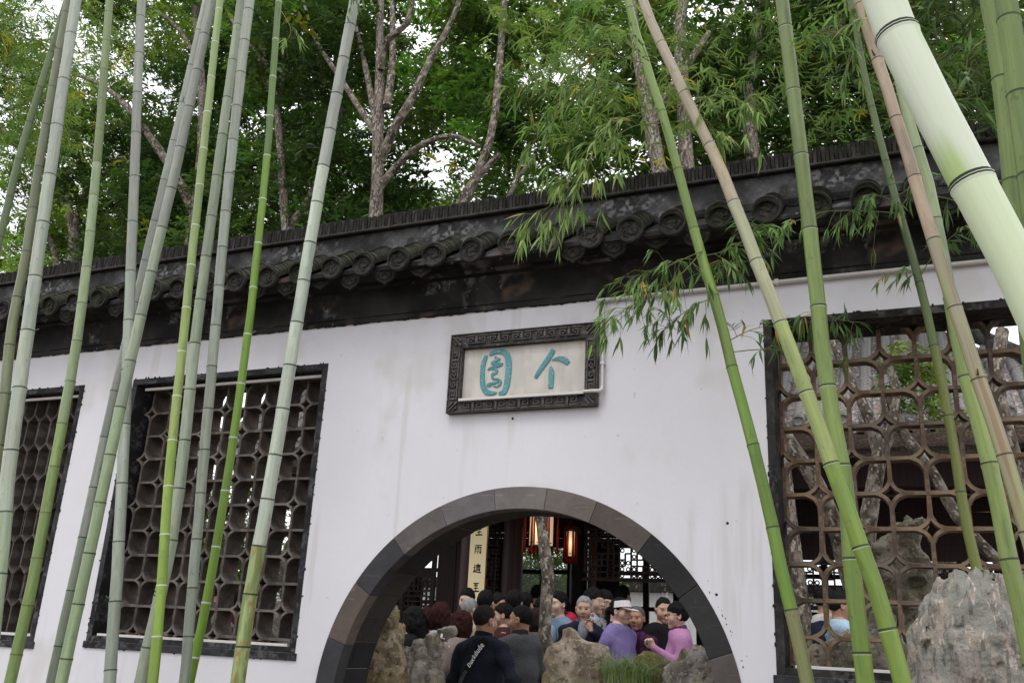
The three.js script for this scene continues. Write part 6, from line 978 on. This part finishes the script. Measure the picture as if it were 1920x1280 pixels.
// right of the trunk, faces to us
person('old man with cropped grey hair in a navy jacket touching his nose', [-2.972, 2.038, -3.5], 14, { skin: 'mid', hair: 'crop', hairColor: 'grey', wide: 1.1, top: [0.018, 0.022, 0.04], collar: [0.2, 0.3, 0.4], armL: 'nose', nod: 4, fine: 0.013, extra: ({ part, blob }) => part('shirt', blob([0, 1.37, 0.095], [0.05, 0.1, 0.03]), cloth([0.42, 0.45, 0.55])) });
person('young man with glasses in a speckled grey hooded top behind the old man', [-3.04, 2.142, -4], 72, { hair: 'fringe', skin: 'fair', glasses: 'pale', topMat: std({ map: T.speckle, bumpMap: T.fabric, bumpScale: 0.01 }), armL: 'bent' });
person('youth with glasses in a black jacket holding a pink cup', [-2.988, 2.136, -4.2], 48, { hair: 'fringe', skin: 'fair', glasses: 'dark', top: [0.02, 0.018, 0.022], armR: 'chin', extra: ({ part }) => part('cup', [(() => { const q = new THREE.CylinderGeometry(0.032, 0.026, 0.09, 14); q.translate(-0.06, 1.42, 0.27); return q; })(), tubeAlong([V(-0.06, 1.46, 0.27), V(-0.055, 1.53, 0.275)], [0.004, 0.004], 5)], std({ color: rgb(0.7, 0.42, 0.5), roughness: 0.4 })) });
person('person in a red jacket standing behind the woman with the visor', [-3.053, 2.073, -4.7], 120, { hair: 'short', top: [0.45, 0.015, 0.02] });
person('woman in a lilac sweatshirt and white sun visor facing right', [-2.583, 2.022, -3.4], 72, { fem: 1, wide: 1.2, deep: 1.15, skin: 'fair', hair: 'tail', top: [0.235, 0.19, 0.42], armL: 'bent', armR: 'bent', sleeve: 0.85, legs: [0.02, 0.03, 0.035], fine: 0.013, extra: ({ at }) => at('visor', [(() => { const q = new THREE.CylinderGeometry(0.088, 0.103, 0.062, 20, 2, true, -1.75, 3.5); q.scale(0.92, 1, 1.08); q.rotateX(-0.12); q.translate(0, 0.066, -0.004); return q; })(), (() => { const q = new THREE.CircleGeometry(0.1, 22, 0, PI); q.scale(0.92, 1.15, 1); q.rotateX(PI / 2 + 0.22); q.translate(0, 0.034, 0.08); return q; })()], std({ color: rgb(0.72, 0.7, 0.72), roughness: 0.6, side: THREE.DoubleSide })) });
person('elderly woman in a dark purple checked shirt facing the gate', [-2.5, 1.968, -3.7], -4, { fem: 1, skin: 'tan', hair: 'crop', hairColor: 'salt', wide: 1.05, topMat: std({ map: T.plaid, bumpMap: T.fabric, bumpScale: 0.01 }), collar: [0.05, 0.015, 0.05], fine: 0.013 });
person('stocky man in a black T-shirt with an earphone, beside the pink shirt', [-2.268, 2.065, -3.8], 28, { wide: 1.15, skin: 'mid', hair: 'crop', hairColor: 'black', top: [0.012, 0.012, 0.014], topName: 't_shirt', sleeve: 0.4, nod: 6, fine: 0.013, extra: ({ at, blob }) => at('earphone', blob([-0.088, -0.004, 0.006], [0.008, 0.011, 0.008]), darkEye) });
person('person in a pink tunic with raised hand facing left by the right jamb', [-2.01, 1.993, -3.3], -62, { fem: 1, skin: 'fair', hair: 'fringe', glasses: 'dark', top: [0.52, 0.25, 0.47], collar: [0.2, 0.06, 0.17], armL: 'chest', armR: 'bent', wide: 1.1, hem: 0.78, fine: 0.013 });
// inside the hall, and beyond the lattices
person('dark figure inside the hall below the large lantern', [-5.232, 2.424, -8], 170, { hair: 'short', top: [0.02, 0.02, 0.022], back: true });
person('dark figure inside the hall above the white visor', [-3.854, 2.431, -7.8], 160, { hair: 'short', top: [0.05, 0.05, 0.055], back: true });
person('person in a navy vest over white sleeves walking behind the right lattice', [-0.833, 2.243, -4.5], 165, { hair: 'short', top: [0.7, 0.68, 0.66], vest: [0.02, 0.03, 0.06], legs: [0.55, 0.4, 0.32] });
person('person in a light blue shirt walking behind the right lattice', [-0.687, 2.187, -4.3], 110, { hair: 'short', skin: 'tan', top: [0.38, 0.55, 0.7], legs: [0.5, 0.5, 0.6] });
person('person in a blue top glimpsed through the octagon lattice', [-7.201, 2.072, -3.2], 175, { hair: 'short', top: [0.06, 0.075, 0.14], back: true });
person('person in a maroon top glimpsed through the octagon lattice near the mottled culm', [-6.983, 2.021, -3.3], 100, { fem: 1, hair: 'bob', top: [0.16, 0.03, 0.04] });

renderer.render(scene, camera);
